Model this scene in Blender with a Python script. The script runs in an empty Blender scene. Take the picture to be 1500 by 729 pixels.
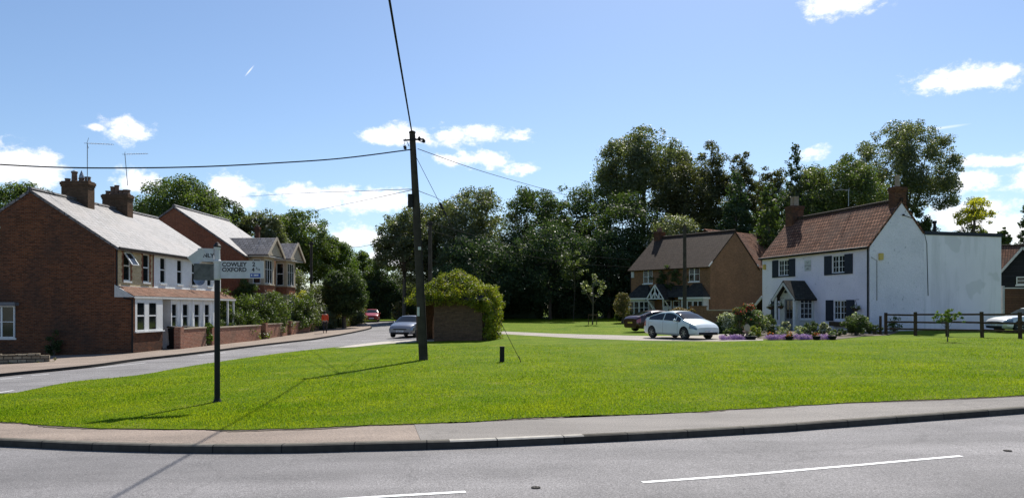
import bpy, bmesh, math, random
import numpy as np
from mathutils import Matrix, Vector
PI = math.pi; R = math.radians
random.seed(7); rng = np.random.default_rng(11)
SC = bpy.context.scene; COL = SC.collection
# ------------------------------------------------------------------ camera, world, sun, exposure
F, HZ, EYE = 1120.0, 452.0, 1.7
cam = bpy.data.cameras.new('camera'); co = bpy.data.objects.new('camera', cam); COL.objects.link(co)
co.location = (0, 0, EYE); co.rotation_euler = (R(90), 0, 0)
cam.sensor_width = 36; cam.lens = 36*F/1500; cam.shift_y = (HZ-364.5)/1500
cam.clip_start = 0.1; cam.clip_end = 5000
SC.camera = co
SC.view_settings.view_transform = 'Standard'; SC.view_settings.look = 'None'
SC.view_settings.exposure = 0.60; SC.view_settings.gamma = 1
SC.render.engine = 'CYCLES'
SC.cycles.max_bounces = 8; SC.cycles.transparent_max_bounces = 8
SUN_AZ, SUN_EL = R(16), R(49)
world = bpy.data.worlds.new('World'); SC.world = world; world.use_nodes = True
def px_dir(px, py):
    return math.atan2((px-750)/F, 1), math.atan2((HZ-py)/F, math.hypot(1, (px-750)/F))
def make_world():
    nt = world.node_tree; N = nt.nodes; L = nt.links
    bg = N['Background']; bg.inputs[1].default_value = 0.088
    sky = N.new('ShaderNodeTexSky'); sky.sky_type = 'NISHITA'; sky.sun_disc = False
    sky.sun_elevation = SUN_EL; sky.sun_rotation = SUN_AZ; sky.air_density = 1.0; sky.dust_density = 0.6; sky.ozone_density = 4.5; sky.altitude = 300
    def M(op, a, b=None, c=None, clamp=False):
        n = N.new('ShaderNodeMath'); n.operation = op; n.use_clamp = clamp
        for i, v in enumerate((a, b, c)):
            if v is None: continue
            if isinstance(v, (int, float)): n.inputs[i].default_value = v
            else: L.new(v, n.inputs[i])
        return n.outputs[0]
    tc = N.new('ShaderNodeTexCoord'); sp = N.new('ShaderNodeSeparateXYZ'); L.new(tc.outputs['Generated'], sp.inputs[0])
    az = M('ARCTAN2', sp.outputs[0], sp.outputs[1]); el = M('ARCSINE', sp.outputs[2])
    cb = N.new('ShaderNodeCombineXYZ'); L.new(az, cb.inputs[0]); L.new(el, cb.inputs[1])
    clouds = [(1240,3,62,22),(1205,12,28,11),(1425,118,88,18),(1470,106,46,16),(1375,122,34,10),(187,192,34,15),(195,186,18,12),(10,243,62,30),(60,262,36,26),
        (205,268,38,14),(345,284,42,20),(330,275,24,12),(470,290,66,20),(540,295,58,16),(500,280,50,12),(535,345,46,18),(572,378,40,18),(556,200,30,11),(600,198,42,13),
        (665,203,44,16),(705,196,50,13),(750,200,26,8),(655,233,32,9),(705,232,52,13),(768,246,26,10),(1424,262,38,14),(1475,236,52,9),(1425,236,18,10),
        (1420,322,60,22),(1470,335,60,26),(1188,222,22,10),(140,187,20,5),(455,330,30,8),(1540,250,60,20)]
    f = None
    for (cx, cy, rx, ry) in clouds:
        a, e = px_dir(cx, cy); a2, _ = px_dir(cx+rx, cy); _, e2 = px_dir(cx, cy-ry)
        s = N.new('ShaderNodeVectorMath'); s.operation = 'SUBTRACT'; L.new(cb.outputs[0], s.inputs[0]); s.inputs[1].default_value = (a, e, 0)
        m = N.new('ShaderNodeVectorMath'); m.operation = 'MULTIPLY'; L.new(s.outputs[0], m.inputs[0]); m.inputs[1].default_value = (.88/(a2-a), .86/(e2-e), 0)
        l = N.new('ShaderNodeVectorMath'); l.operation = 'LENGTH'; L.new(m.outputs[0], l.inputs[0])
        v = M('SUBTRACT', 1.0, l.outputs['Value'])
        f = v if f is None else M('MAXIMUM', f, v)
    def noise(scale, detail, rough):
        n = N.new('ShaderNodeTexNoise'); n.inputs['Scale'].default_value = scale; n.inputs['Detail'].default_value = detail; n.inputs['Roughness'].default_value = rough
        mp = N.new('ShaderNodeMapping'); mp.inputs['Scale'].default_value = (1, 1, 1.6); L.new(tc.outputs['Generated'], mp.inputs[0]); L.new(mp.outputs[0], n.inputs['Vector'])
        return n.outputs[0]
    n1 = noise(17, 10, 0.62); n2 = noise(40, 8, 0.65); n3 = noise(60, 8, .7)
    fld = M('ADD', M('ADD', f, .16), M('ADD', M('MULTIPLY', M('SUBTRACT', n1, 0.5), 3.3), M('MULTIPLY', M('SUBTRACT', n3, 0.5), 1.9)))
    den = N.new('ShaderNodeMapRange'); den.interpolation_type = 'SMOOTHSTEP'; L.new(fld, den.inputs[0])
    den.inputs[1].default_value = 0.0; den.inputs[2].default_value = 0.95
    # contrail
    def trail(x0, y0, x1, y1, w, amp):
        a0, e0 = px_dir(x0, y0); a1, e1 = px_dir(x1, y1); ax, ex = (a0+a1)/2, (e0+e1)/2; ln = math.hypot(a1-a0, e1-e0)/2; th = math.atan2(e1-e0, a1-a0)
        s = N.new('ShaderNodeVectorMath'); s.operation = 'SUBTRACT'; L.new(cb.outputs[0], s.inputs[0]); s.inputs[1].default_value = (ax, ex, 0)
        r = N.new('ShaderNodeVectorRotate'); r.rotation_type = 'Z_AXIS'; L.new(s.outputs[0], r.inputs[0]); r.inputs['Angle'].default_value = -th
        m = N.new('ShaderNodeVectorMath'); m.operation = 'MULTIPLY'; L.new(r.outputs[0], m.inputs[0]); m.inputs[1].default_value = (1/ln, F/w, 0)
        l = N.new('ShaderNodeVectorMath'); l.operation = 'LENGTH'; L.new(m.outputs[0], l.inputs[0])
        return M('MULTIPLY', M('SUBTRACT', 1.0, l.outputs['Value'], clamp=True), amp)
    tr = M('MAXIMUM', trail(358, 113, 373, 95, 1.3, 0.75), trail(1340, 193, 1425, 181, 2.2, 0.5))
    dn = M('MAXIMUM', den.outputs[0], tr)
    shade = M('ADD', M('MULTIPLY', n2, 6.0), 6.6)
    cc = N.new('ShaderNodeCombineXYZ'); L.new(shade, cc.inputs[0]); L.new(shade, cc.inputs[1]); L.new(M('MULTIPLY', shade, 1.03), cc.inputs[2])
    mix = N.new('ShaderNodeMix'); mix.data_type = 'RGBA'; L.new(dn, mix.inputs[0]); L.new(sky.outputs[0], mix.inputs[6]); L.new(cc.outputs[0], mix.inputs[7])
    L.new(mix.outputs[2], bg.inputs[0])
make_world()
sun = bpy.data.lights.new('sun', 'SUN'); sun.energy = 4.6; sun.angle = R(0.53); sun.color = (1, 0.955, 0.88)
so = bpy.data.objects.new('sun', sun); COL.objects.link(so)
sd = Vector((math.sin(SUN_AZ)*math.cos(SUN_EL), math.cos(SUN_AZ)*math.cos(SUN_EL), math.sin(SUN_EL)))
so.rotation_euler = sd.to_track_quat('Z', 'Y').to_euler(); so.location = (20, 40, 60)
# ------------------------------------------------------------------ terrain
def Tx(x):
    if x < -1:
        t = min(-x-1, 45.0); return -0.031*(math.sqrt(t*t+4)-2)
    if x > 4: return 0.018*min(x-4, 20)
    return 0.0
def T(x, y): return Tx(x) + 0.019*max(0.0, min(y, 150.0)-52)
def G(px, py, dz=0.0):
    """point of the terrain (plus dz) seen at photo pixel px, py"""
    D = 20.0
    for _ in range(40):
        z = T((px-750)/F*D, D)+dz
        D = 0.5*D + 0.5*max(2.0, (EYE-z)*F/max(py-HZ, 1.0))
    x = (px-750)/F*D
    return Vector((x, D, T(x, D)+dz))
def P(px, py, D): return Vector(((px-750)/F*D, D, EYE+(HZ-py)/F*D))
# ------------------------------------------------------------------ helpers
def tag(o, label=None, cat=None, group=None, kind=None):
    if label: o['label'] = label
    if cat: o['category'] = cat
    if group: o['group'] = group
    if kind: o['kind'] = kind
    return o
def thing(name, label, cat, loc=(0,0,0), rz=0, group=None):
    o = bpy.data.objects.new(name, None); COL.objects.link(o); o.location = loc; o.rotation_euler = (0, 0, rz); o.empty_display_size = 0.3
    return tag(o, label, cat, group)
def copy_tree(o, parent=None):
    c = o.copy(); COL.objects.link(c)
    if parent is not None: c.parent = parent
    for ch in list(o.children): copy_tree(ch, c)
    return c
class MB:
    def __init__(s, M=None): s.v = []; s.f = []; s.m = []; s.M = M or Matrix.Identity(4)
    def add(s, vs, fs, mi=0, M=None):
        b = len(s.v); MM = s.M @ M if M is not None else s.M
        s.v += [tuple(MM @ Vector(p)) for p in vs]
        s.f += [tuple(b+i for i in f) for f in fs]; s.m += [mi]*len(fs); return s
    def box(s, x0, x1, y0, y1, z0, z1, mi=0, M=None):
        return s.add([(x0,y0,z0),(x1,y0,z0),(x1,y1,z0),(x0,y1,z0),(x0,y0,z1),(x1,y0,z1),(x1,y1,z1),(x0,y1,z1)],
            [(0,3,2,1),(4,5,6,7),(0,1,5,4),(1,2,6,5),(2,3,7,6),(3,0,4,7)], mi, M)
    def quad(s, a, b, c, d, mi=0): return s.add([a,b,c,d], [(0,1,2,3)], mi)
    def poly(s, ps, mi=0): return s.add(ps, [tuple(range(len(ps)))], mi)
    def slab(s, ps, nrm, t, mi=0):
        """a flat polygon thickened by t against its normal"""
        n = Vector(nrm).normalized()*t; k = len(ps); lo = [tuple(Vector(p)-n) for p in ps]
        fs = [tuple(range(k)), tuple(range(2*k-1, k-1, -1))] + [(i, k+i, k+(i+1)%k, (i+1)%k) for i in range(k)]
        return s.add(list(ps)+lo, fs, mi)
    def beam(s, a, b, w, h=None, mi=0):
        a = Vector(a); b = Vector(b); h = h or w; d = (b-a); L = d.length; q = d.to_track_quat('Z', 'Y').to_matrix().to_4x4()
        return s.box(-w/2, w/2, -h/2, h/2, 0, L, mi, Matrix.Translation(a) @ q)
    def tube(s, pts, r, n=8, mi=0, cap=True):
        pts = [Vector(p) for p in pts]; rr = r if isinstance(r, (list, tuple)) else [r]*len(pts); vs = []; fs = []
        for i, p in enumerate(pts):
            d = (pts[min(i+1, len(pts)-1)]-pts[max(i-1, 0)]).normalized()
            up = Vector((0,0,1)) if abs(d.z) < .95 else Vector((1,0,0)); a = d.cross(up).normalized(); b = d.cross(a).normalized()
            for k in range(n):
                t = 2*PI*k/n; vs.append(tuple(p+(a*math.cos(t)+b*math.sin(t))*rr[i]))
        for i in range(len(pts)-1):
            for k in range(n):
                k2 = (k+1) % n; fs.append((i*n+k, i*n+k2, (i+1)*n+k2, (i+1)*n+k))
        if cap: fs += [tuple(range(n-1, -1, -1)), tuple((len(pts)-1)*n+k for k in range(n))]
        return s.add(vs, fs, mi)
    def lathe(s, prof, n=16, mi=0, M=None):
        vs = []; fs = []
        for (r, z) in prof:
            for k in range(n): t = 2*PI*k/n; vs.append((r*math.cos(t), r*math.sin(t), z))
        for i in range(len(prof)-1):
            for k in range(n): k2 = (k+1) % n; fs.append((i*n+k, i*n+k2, (i+1)*n+k2, (i+1)*n+k))
        fs += [tuple(range(n-1, -1, -1)), tuple((len(prof)-1)*n+k for k in range(n))]
        return s.add(vs, fs, mi, M)
    def build(s, name, mats, parent=None, smooth=False, loc=None, rot=None):
        me = bpy.data.meshes.new(name); me.from_pydata(s.v, [], s.f)
        for m in (mats if isinstance(mats, (list, tuple)) else [mats]): me.materials.append(m)
        me.polygons.foreach_set('material_index', s.m)
        if smooth: me.polygons.foreach_set('use_smooth', [True]*len(s.f))
        uv = me.uv_layers.new(name='UVMap'); Z = Vector((0,0,1)); out = np.zeros(len(me.loops)*2, np.float32)
        for p in me.polygons:
            n = p.normal
            if abs(n.z) > .985: t = Vector((1,0,0)); b = Vector((0,1,0))
            else: t = Z.cross(n).normalized(); b = n.cross(t)
            for li in p.loop_indices:
                c = me.vertices[me.loops[li].vertex_index].co; out[2*li] = c.dot(t); out[2*li+1] = c.dot(b)
        uv.data.foreach_set('uv', out)
        o = bpy.data.objects.new(name, me); COL.objects.link(o)
        if parent is not None: o.parent = parent
        if loc is not None: o.location = loc
        if rot is not None: o.rotation_euler = rot
        return o
# ------------------------------------------------------------------ materials
def _mat(name):
    m = bpy.data.materials.new(name); m.use_nodes = True; nt = m.node_tree; return m, nt, nt.nodes['Principled BSDF']
def _ramp(nt, src, c1, c2, p0=0.3, p1=0.7):
    r = nt.nodes.new('ShaderNodeValToRGB'); r.color_ramp.elements[0].position = p0; r.color_ramp.elements[1].position = p1
    r.color_ramp.elements[0].color = (*c1, 1); r.color_ramp.elements[1].color = (*c2, 1); nt.links.new(src, r.inputs[0]); return r.outputs[0]
def _noise(nt, scale, detail=4, rough=.55, coord='Object', vscale=None):
    tc = nt.nodes.new('ShaderNodeTexCoord'); n = nt.nodes.new('ShaderNodeTexNoise'); n.inputs['Scale'].default_value = scale
    n.inputs['Detail'].default_value = detail; n.inputs['Roughness'].default_value = rough
    if vscale:
        mp = nt.nodes.new('ShaderNodeMapping'); mp.inputs['Scale'].default_value = vscale; nt.links.new(tc.outputs[coord], mp.inputs[0]); nt.links.new(mp.outputs[0], n.inputs['Vector'])
    else: nt.links.new(tc.outputs[coord], n.inputs['Vector'])
    return n.outputs[0]
def _mixc(nt, fac, a, b, mode='MIX'):
    x = nt.nodes.new('ShaderNodeMix'); x.data_type = 'RGBA'; x.blend_type = mode
    for s, i in ((fac, 0), (a, 6), (b, 7)):
        if isinstance(s, (int, float)): x.inputs[i].default_value = s
        elif isinstance(s, tuple): x.inputs[i].default_value = (*s, 1)
        else: nt.links.new(s, x.inputs[i])
    return x.outputs[2]
def _bump(nt, b, h, strength=.3, dist=.01):
    n = nt.nodes.new('ShaderNodeBump'); n.inputs['Strength'].default_value = strength; n.inputs['Distance'].default_value = dist
    nt.links.new(h, n.inputs['Height']); nt.links.new(n.outputs[0], b.inputs['Normal'])
def plain(name, c, rough=.6, metal=0, spec=.5, var=.12, scale=6, coat=0):
    m, nt, b = _mat(name); n = _noise(nt, scale)
    nt.links.new(_ramp(nt, n, tuple(v*(1-var) for v in c), tuple(min(1, v*(1+var)) for v in c)), b.inputs['Base Color'])
    b.inputs['Roughness'].default_value = rough; b.inputs['Metallic'].default_value = metal; b.inputs['Specular IOR Level'].default_value = spec
    b.inputs['Coat Weight'].default_value = coat; b.inputs['Coat Roughness'].default_value = .05
    return m
def brick(name, c1, c2, mortar, w=.225, h=.075, rough=.9, off=.5, ms=.01, stain=.35, bstr=.5, dirt=(0.05,0.04,0.035)):
    m, nt, b = _mat(name); tc = nt.nodes.new('ShaderNodeTexCoord')
    t = nt.nodes.new('ShaderNodeTexBrick'); nt.links.new(tc.outputs['UV'], t.inputs['Vector']); t.offset = off
    t.inputs['Scale'].default_value = 1; t.inputs['Brick Width'].default_value = w; t.inputs['Row Height'].default_value = h; t.inputs['Mortar Size'].default_value = ms
    t.inputs['Color1'].default_value = (*c1, 1); t.inputs['Color2'].default_value = (*c2, 1); t.inputs['Mortar'].default_value = (*mortar, 1); t.inputs['Bias'].default_value = 0
    big = _noise(nt, .55, 6, .6); c = _mixc(nt, _ramp(nt, big, (0,0,0), (stain,)*3, .42, .72), t.outputs['Color'], dirt)
    fine = _noise(nt, 9, 3); c = _mixc(nt, .5, c, _ramp(nt, fine, (.62,)*3, (1.3,)*3, .3, .7), 'MULTIPLY')
    nt.links.new(c, b.inputs['Base Color']); b.inputs['Roughness'].default_value = rough; b.inputs['Specular IOR Level'].default_value = .35 if 'slate' in name else .06
    inv = nt.nodes.new('ShaderNodeMath'); inv.operation = 'SUBTRACT'; inv.inputs[0].default_value = 1; nt.links.new(t.outputs['Fac'], inv.inputs[1])
    _bump(nt, b, inv.outputs[0], bstr, .012); return m
def leafmat(name, c1, c2, trans=.35, rough=.55, spec=.28, scale=.5):
    m, nt, b = _mat(name); g = nt.nodes.new('ShaderNodeNewGeometry'); n = _noise(nt, scale, 3)
    a = nt.nodes.new('ShaderNodeMath'); a.operation = 'ADD'; a.inputs[1].default_value = 0; nt.links.new(n, a.inputs[0])
    mu = nt.nodes.new('ShaderNodeMath'); mu.operation = 'MULTIPLY_ADD'; nt.links.new(g.outputs['Random Per Island'], mu.inputs[0]); mu.inputs[1].default_value = .5; nt.links.new(a.outputs[0], mu.inputs[2])
    mv = nt.nodes.new('ShaderNodeMath'); mv.operation = 'SUBTRACT'; nt.links.new(mu.outputs[0], mv.inputs[0]); mv.inputs[1].default_value = .25
    col = _ramp(nt, mv.outputs[0], c1, c2, .25, .75); nt.links.new(col, b.inputs['Base Color'])
    b.inputs['Roughness'].default_value = rough; b.inputs['Specular IOR Level'].default_value = spec
    tr = nt.nodes.new('ShaderNodeBsdfTranslucent'); tcx = _mixc(nt, 1.0, col, (1.5, 1.6, .55), 'MULTIPLY'); nt.links.new(tcx, tr.inputs[0])
    mx = nt.nodes.new('ShaderNodeMixShader'); mx.inputs[0].default_value = trans; nt.links.new(b.outputs[0], mx.inputs[1]); nt.links.new(tr.outputs[0], mx.inputs[2])
    nt.links.new(mx.outputs[0], nt.nodes['Material Output'].inputs[0]); return m
M = {}
def mats():
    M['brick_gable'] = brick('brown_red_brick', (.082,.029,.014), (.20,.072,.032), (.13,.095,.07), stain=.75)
    M['brick_cream'] = brick('cream_brick', (.50,.38,.21), (.62,.50,.30), (.45,.38,.28), stain=.2)
    M['brick_red'] = brick('red_brick', (.22,.062,.030), (.31,.095,.045), (.24,.17,.12), stain=.3)
    M['brick_brown'] = brick('brown_brick', (.20,.092,.045), (.30,.148,.075), (.22,.165,.115), stain=.3)
    M['brick_wall'] = brick('weathered_brick', (.24,.078,.045), (.40,.17,.105), (.36,.30,.24), stain=.55, dirt=(.14,.12,.09))
    M['brick_dark'] = brick('dark_brick', (.10,.058,.036), (.17,.098,.060), (.10,.075,.055), stain=.4)
    M['stone'] = brick('rubble_stone', (.22,.18,.13), (.36,.31,.23), (.08,.07,.055), w=.32, h=.14, ms=.018, stain=.5, bstr=1)
    M['slate'] = brick('grey_slate', (.105,.10,.102), (.215,.205,.21), (.022,.021,.022), w=.36, h=.30, ms=.028, rough=.55, stain=.8, dirt=(.19,.165,.155))
    M['slate_brown'] = brick('brown_tile', (.046,.031,.022), (.080,.056,.041), (.032,.022,.018), w=.2, h=.27, ms=.024, rough=.75, stain=.3)
    M['tile_red'] = brick('red_clay_tile', (.16,.066,.038), (.35,.175,.11), (.045,.024,.017), w=.26, h=.31, ms=.045, rough=.85, stain=.75, dirt=(.11,.075,.06))
    M['tile_canopy'] = brick('pink_clay_tile', (.15,.08,.052), (.26,.145,.10), (.06,.032,.024), w=.2, h=.2, ms=.02, rough=.8, stain=.4, dirt=(.2,.15,.12))
    M['tile_dark'] = brick('dark_tile', (.035,.035,.032), (.06,.058,.05), (.02,.02,.02), w=.2, h=.2, ms=.012, rough=.7, stain=.2)
    m, nt, b = _mat('white_render'); n = _noise(nt, 14, 6, .7); big = _noise(nt, .6, 5)
    c = _mixc(nt, 1, _ramp(nt, n, (.74,.69,.76), (.88,.82,.89), .3, .6), _ramp(nt, big, (.88,.89,.90), (1,1,1), .35, .6), 'MULTIPLY')
    pk = _ramp(nt, _noise(nt, 3.2, 7, .75), (.52,.53,.54), (1,1,1), .33, .40); c = _mixc(nt, 1, c, pk, 'MULTIPLY')
    nt.links.new(c, b.inputs['Base Color']); b.inputs['Roughness'].default_value = .85; _bump(nt, b, _noise(nt, 7, 8, .7), 1, .05); M['render_old'] = m
    m, nt, b = _mat('smooth_white_render'); big = _noise(nt, .5, 5); n = _noise(nt, 30, 4)
    c = _mixc(nt, 1, _ramp(nt, big, (.81,.755,.83), (.90,.845,.91), .3, .7), _ramp(nt, n, (.95,)*3, (1,)*3), 'MULTIPLY')
    st = _noise(nt, 1.0, 6, .6, vscale=(1.4,1.4,.16)); c = _mixc(nt, 1, c, _ramp(nt, st, (.80,.81,.80), (1,1,1), .30, .5), 'MULTIPLY')
    pt = _noise(nt, .45, 3, .5); c = _mixc(nt, _ramp(nt, pt, (0,)*3, (.35,)*3, .6, .63), c, (.50,.495,.50))
    nt.links.new(c, b.inputs['Base Color']); b.inputs['Roughness'].default_value = .8; _bump(nt, b, n, .3, .006); M['render_new'] = m
    m, nt, b = _mat('painted_brick'); tc = nt.nodes.new('ShaderNodeTexCoord'); t = nt.nodes.new('ShaderNodeTexBrick'); nt.links.new(tc.outputs['UV'], t.inputs['Vector'])
    t.inputs['Scale'].default_value = 1; t.inputs['Brick Width'].default_value = .225; t.inputs['Row Height'].default_value = .075; t.inputs['Mortar Size'].default_value = .01
    t.inputs['Color1'].default_value = (.84,.84,.83,1); t.inputs['Color2'].default_value = (.90,.90,.89,1); t.inputs['Mortar'].default_value = (.76,.76,.75,1)
    c = _mixc(nt, 1, t.outputs['Color'], _ramp(nt, _noise(nt, .9, 6), (.86,.86,.84), (1,1,1), .35, .6), 'MULTIPLY'); nt.links.new(c, b.inputs['Base Color']); b.inputs['Roughness'].default_value = .6
    _bump(nt, b, t.outputs['Fac'], .4, -.01); M['white_brick'] = m
    M['white'] = plain('white_gloss_paint', (.68,.69,.68), .35, var=.04)
    M['offwhite'] = plain('weathered_white_paint', (.50,.50,.48), .6, var=.12)
    M['stonetrim'] = plain('buff_stone', (.40,.335,.245), .8)
    M['black'] = plain('black_paint', (.010,.010,.011), .6, var=.2, spec=.25)
    M['darkblue'] = plain('dark_slate_paint', (.022,.028,.040), .6, spec=.25)
    M['lead'] = plain('grey_lead', (.13,.135,.15), .5)
    m, nt, b = _mat('window_glass'); b.inputs['Base Color'].default_value = (.012,.016,.018,1); b.inputs['Roughness'].default_value = .06; b.inputs['IOR'].default_value = 1.5
    nt.links.new(_ramp(nt, _noise(nt, 1.3, 3), (.010,.013,.015), (.055,.06,.06), .5, .75), b.inputs['Base Color']); M['glass'] = m
    m, nt, b = _mat('car_glass'); b.inputs['Base Color'].default_value = (.006,.008,.010,1); b.inputs['Roughness'].default_value = .04; b.inputs['Specular IOR Level'].default_value = .35; M['carglass'] = m
    M['curtain'] = plain('net_curtain', (.55,.56,.54), .9)
    M['wood_pole'] = plain('creosoted_timber', (.050,.043,.034), .9, scale=3, var=.35, spec=.2)
    M['fencewood'] = plain('brown_fence_timber', (.07,.045,.028), .9, var=.3, spec=.2)
    M['boards'] = brick('board_cladding', (.10,.055,.035), (.13,.07,.045), (.035,.02,.014), w=6, h=.16, ms=.008, rough=.8, stain=.2)
    M['boardsblack'] = brick('black_board_cladding', (.018,.02,.024), (.026,.028,.034), (.006,.006,.006), w=6, h=.18, ms=.008, rough=.6, stain=.1)
    M['metal'] = plain('grey_metal', (.30,.31,.32), .4, metal=.8)
    M['wire'] = plain('black_cable', (.012,.012,.013), .8, spec=.15)
    M['rubber'] = plain('black_rubber', (.018,.018,.018), .8)
    M['alloy'] = plain('alloy_wheel', (.38,.39,.40), .35, metal=.7)
    M['arch'] = plain('wheel_arch_black', (.008,.008,.008), .9)
    M['red_lamp'] = plain('red_lamp_lens', (.35,.01,.01), .15, coat=1)
    M['lamp'] = plain('clear_lamp_lens', (.20,.22,.24), .12, metal=.5, coat=1)
    M['plate_w'] = plain('white_number_plate', (.75,.75,.73), .5, var=.02)
    M['plate_y'] = plain('yellow_number_plate', (.75,.55,.08), .5, var=.02)
    M['terracotta'] = plain('terracotta', (.15,.09,.065), .9, var=.3)
    M['pot_buff'] = plain('buff_chimney_pot', (.30,.235,.17), .85, var=.25)
    M['sign'] = plain('dull_white_sign', (.50,.52,.53), .7, var=.1, scale=9, spec=.2)
    M['sign_shaded'] = plain('shaded_grey_sign', (.12,.125,.12), .9, var=.3, scale=9, spec=.1)  # plate seen from its shaded back, the shade put into the base colour
    M['signwhite'] = plain('cast_white_collar', (.52,.52,.51), .5)
    M['ink'] = plain('black_lettering', (.012,.012,.012), .5)
    M['blue'] = plain('blue_sticker', (.02,.07,.30), .5)
    M['yellow'] = plain('yellow_alarm_box', (.60,.42,.10), .5)
    M['concrete'] = plain('pale_concrete', (.42,.38,.32), .9, var=.2)
    M['bark'] = plain('tree_bark', (.10,.08,.06), .95, scale=4, var=.35)
    M['bark_pale'] = plain('grey_bark', (.24,.21,.17), .95, scale=4, var=.3)
    # leaves
    M['leaf'] = leafmat('mid_green_leaf', (.052,.084,.024), (.110,.146,.044), .45)
    M['leaf_dark'] = leafmat('dark_green_leaf', (.032,.056,.022), (.078,.108,.040), .45)
    M['leaf_grey'] = leafmat('grey_green_leaf', (.062,.080,.040), (.140,.156,.085), .45, .45, .5)
    M['leaf_euc'] = leafmat('eucalyptus_leaf', (.055,.066,.030), (.125,.125,.060), .42)
    M['leaf_con'] = leafmat('conifer_leaf', (.026,.052,.026), (.062,.095,.045), .35)
    M['leaf_bright'] = leafmat('fresh_green_leaf', (.055,.10,.015), (.14,.20,.035))
    M['leaf_yellow'] = leafmat('golden_leaf', (.24,.24,.03), (.48,.44,.07), .5)
    M['leaf_ivy'] = leafmat('ivy_leaf', (.075,.12,.010), (.25,.25,.025), .42, scale=1.3)
    M['leaf_ivydark'] = leafmat('dark_ivy_leaf', (.020,.040,.010), (.05,.08,.02), .2)
    M['leaf_hedge'] = leafmat('hedge_leaf', (.036,.066,.014), (.120,.155,.032), .4, .5, .35, scale=.9)
    M['leaf_brown'] = leafmat('brown_tipped_leaf', (.13,.10,.04), (.26,.17,.08), .3)
    M['blossom'] = leafmat('white_blossom', (.55,.55,.48), (.75,.75,.68), .3)
    M['purple'] = leafmat('purple_flower', (.25,.13,.50), (.45,.28,.75), .3)
    M['redflower'] = leafmat('red_flower', (.40,.02,.03), (.65,.07,.10), .3)
    M['orange'] = leafmat('orange_flower', (.75,.12,.04), (.85,.25,.08), .3)
    M['blade'] = leafmat('grass_blade', (.095,.170,.008), (.26,.29,.025), .5, .75, .03, scale=.6)
    # ground
    m, nt, b = _mat('lawn_grass'); a = _noise(nt, .35, 5); c2 = _noise(nt, 26, 5, .7); c3 = _noise(nt, 4, 4)
    c = _mixc(nt, 1, _ramp(nt, a, (.092,.165,.005), (.16,.228,.008), .35, .7), _ramp(nt, c2, (.45,.5,.4), (1.45,1.35,1.3), .35, .68), 'MULTIPLY')
    c = _mixc(nt, 1, c, _ramp(nt, c3, (.72,.80,.7), (1.18,1.06,1.0), .35, .7), 'MULTIPLY')
    c = _mixc(nt, _ramp(nt, _noise(nt, .9, 6, .65), (0,)*3, (.75,)*3, .56, .72), c, (.25,.235,.06))
    nt.links.new(c, b.inputs['Base Color']); b.inputs['Roughness'].default_value = .8; b.inputs['Specular IOR Level'].default_value = .04; _bump(nt, b, c2, .8, .05); M['lawn'] = m
    def tarmac(name, c, big, sp, cr=0.0):
        m, nt, b = _mat(name); s = _noise(nt, 95, 3, .8); s2 = _noise(nt, 38, 4, .75); g = _noise(nt, .5, 6, .6)
        k = _mixc(nt, 1, _ramp(nt, s, tuple(v*(1-sp) for v in c), tuple(v*(1+sp) for v in c), .38, .62), _ramp(nt, s2, (.72,)*3, (1.3,)*3, .36, .66), 'MULTIPLY')
        k = _mixc(nt, 1, k, _ramp(nt, g, (1-big,)*3, (1+big,)*3, .3, .7), 'MULTIPLY')
        k = _mixc(nt, 1, k, _ramp(nt, _noise(nt, 1.2, 5, .6, vscale=(.12,1,1)), (.82,)*3, (1.12,)*3, .35, .65), 'MULTIPLY')
        if cr:
            v = nt.nodes.new('ShaderNodeTexVoronoi'); v.feature = 'DISTANCE_TO_EDGE'; v.inputs['Scale'].default_value = .23
            tc = nt.nodes.new('ShaderNodeTexCoord'); wn = nt.nodes.new('ShaderNodeTexNoise'); wn.inputs['Scale'].default_value = 1.1; wn.inputs['Detail'].default_value = 8; nt.links.new(tc.outputs['Object'], wn.inputs['Vector'])
            ad = nt.nodes.new('ShaderNodeVectorMath'); ad.operation = 'MULTIPLY_ADD'; nt.links.new(wn.outputs[1], ad.inputs[0]); ad.inputs[1].default_value = (1.6,1.6,0); nt.links.new(tc.outputs['Object'], ad.inputs[2])
            nt.links.new(ad.outputs[0], v.inputs['Vector']); k = _mixc(nt, _ramp(nt, v.outputs['Distance'], (cr,)*3, (0,)*3, .0, .006), k, tuple(x*.35 for x in c))
        nt.links.new(k, b.inputs['Base Color']); b.inputs['Roughness'].default_value = .85; b.inputs['Specular IOR Level'].default_value = .3; _bump(nt, b, s2, .5, .01); return m
    M['road'] = tarmac('worn_asphalt', (.190,.180,.178), .22, .5, .30)
    M['pave'] = tarmac('pinkish_footway_tarmac', (.240,.188,.150), .13, .28, .4)
    M['pave_grey'] = tarmac('grey_footway_tarmac', (.195,.176,.158), .15, .3, .3)
    M['path'] = tarmac('pale_path', (.30,.265,.225), .15, .3)
    M['kerb'] = brick('concrete_kerb', (.13,.12,.10), (.18,.165,.14), (.03,.03,.03), w=.915, h=2, ms=.008, stain=.5, off=0)
    M['kerb_face'] = brick('shaded_kerb_face', (.050,.047,.042), (.075,.07,.062), (.02,.02,.02), w=.915, h=2, ms=.008, stain=.5, off=0)  # upright face darker than the kerb top: its shade is painted into the colour
    M['kerb_new'] = brick('new_concrete_kerb', (.42,.39,.34), (.46,.43,.38), (.05,.05,.05), w=.915, h=2, ms=.008, stain=.2, off=0)
    m, nt, b = _mat('road_paint'); n = _noise(nt, 25, 6, .8); nt.links.new(_ramp(nt, n, (.34,.33,.32), (.80,.80,.78), .30, .45), b.inputs['Base Color']); b.inputs['Roughness'].default_value = .7; M['paint'] = m
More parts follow.
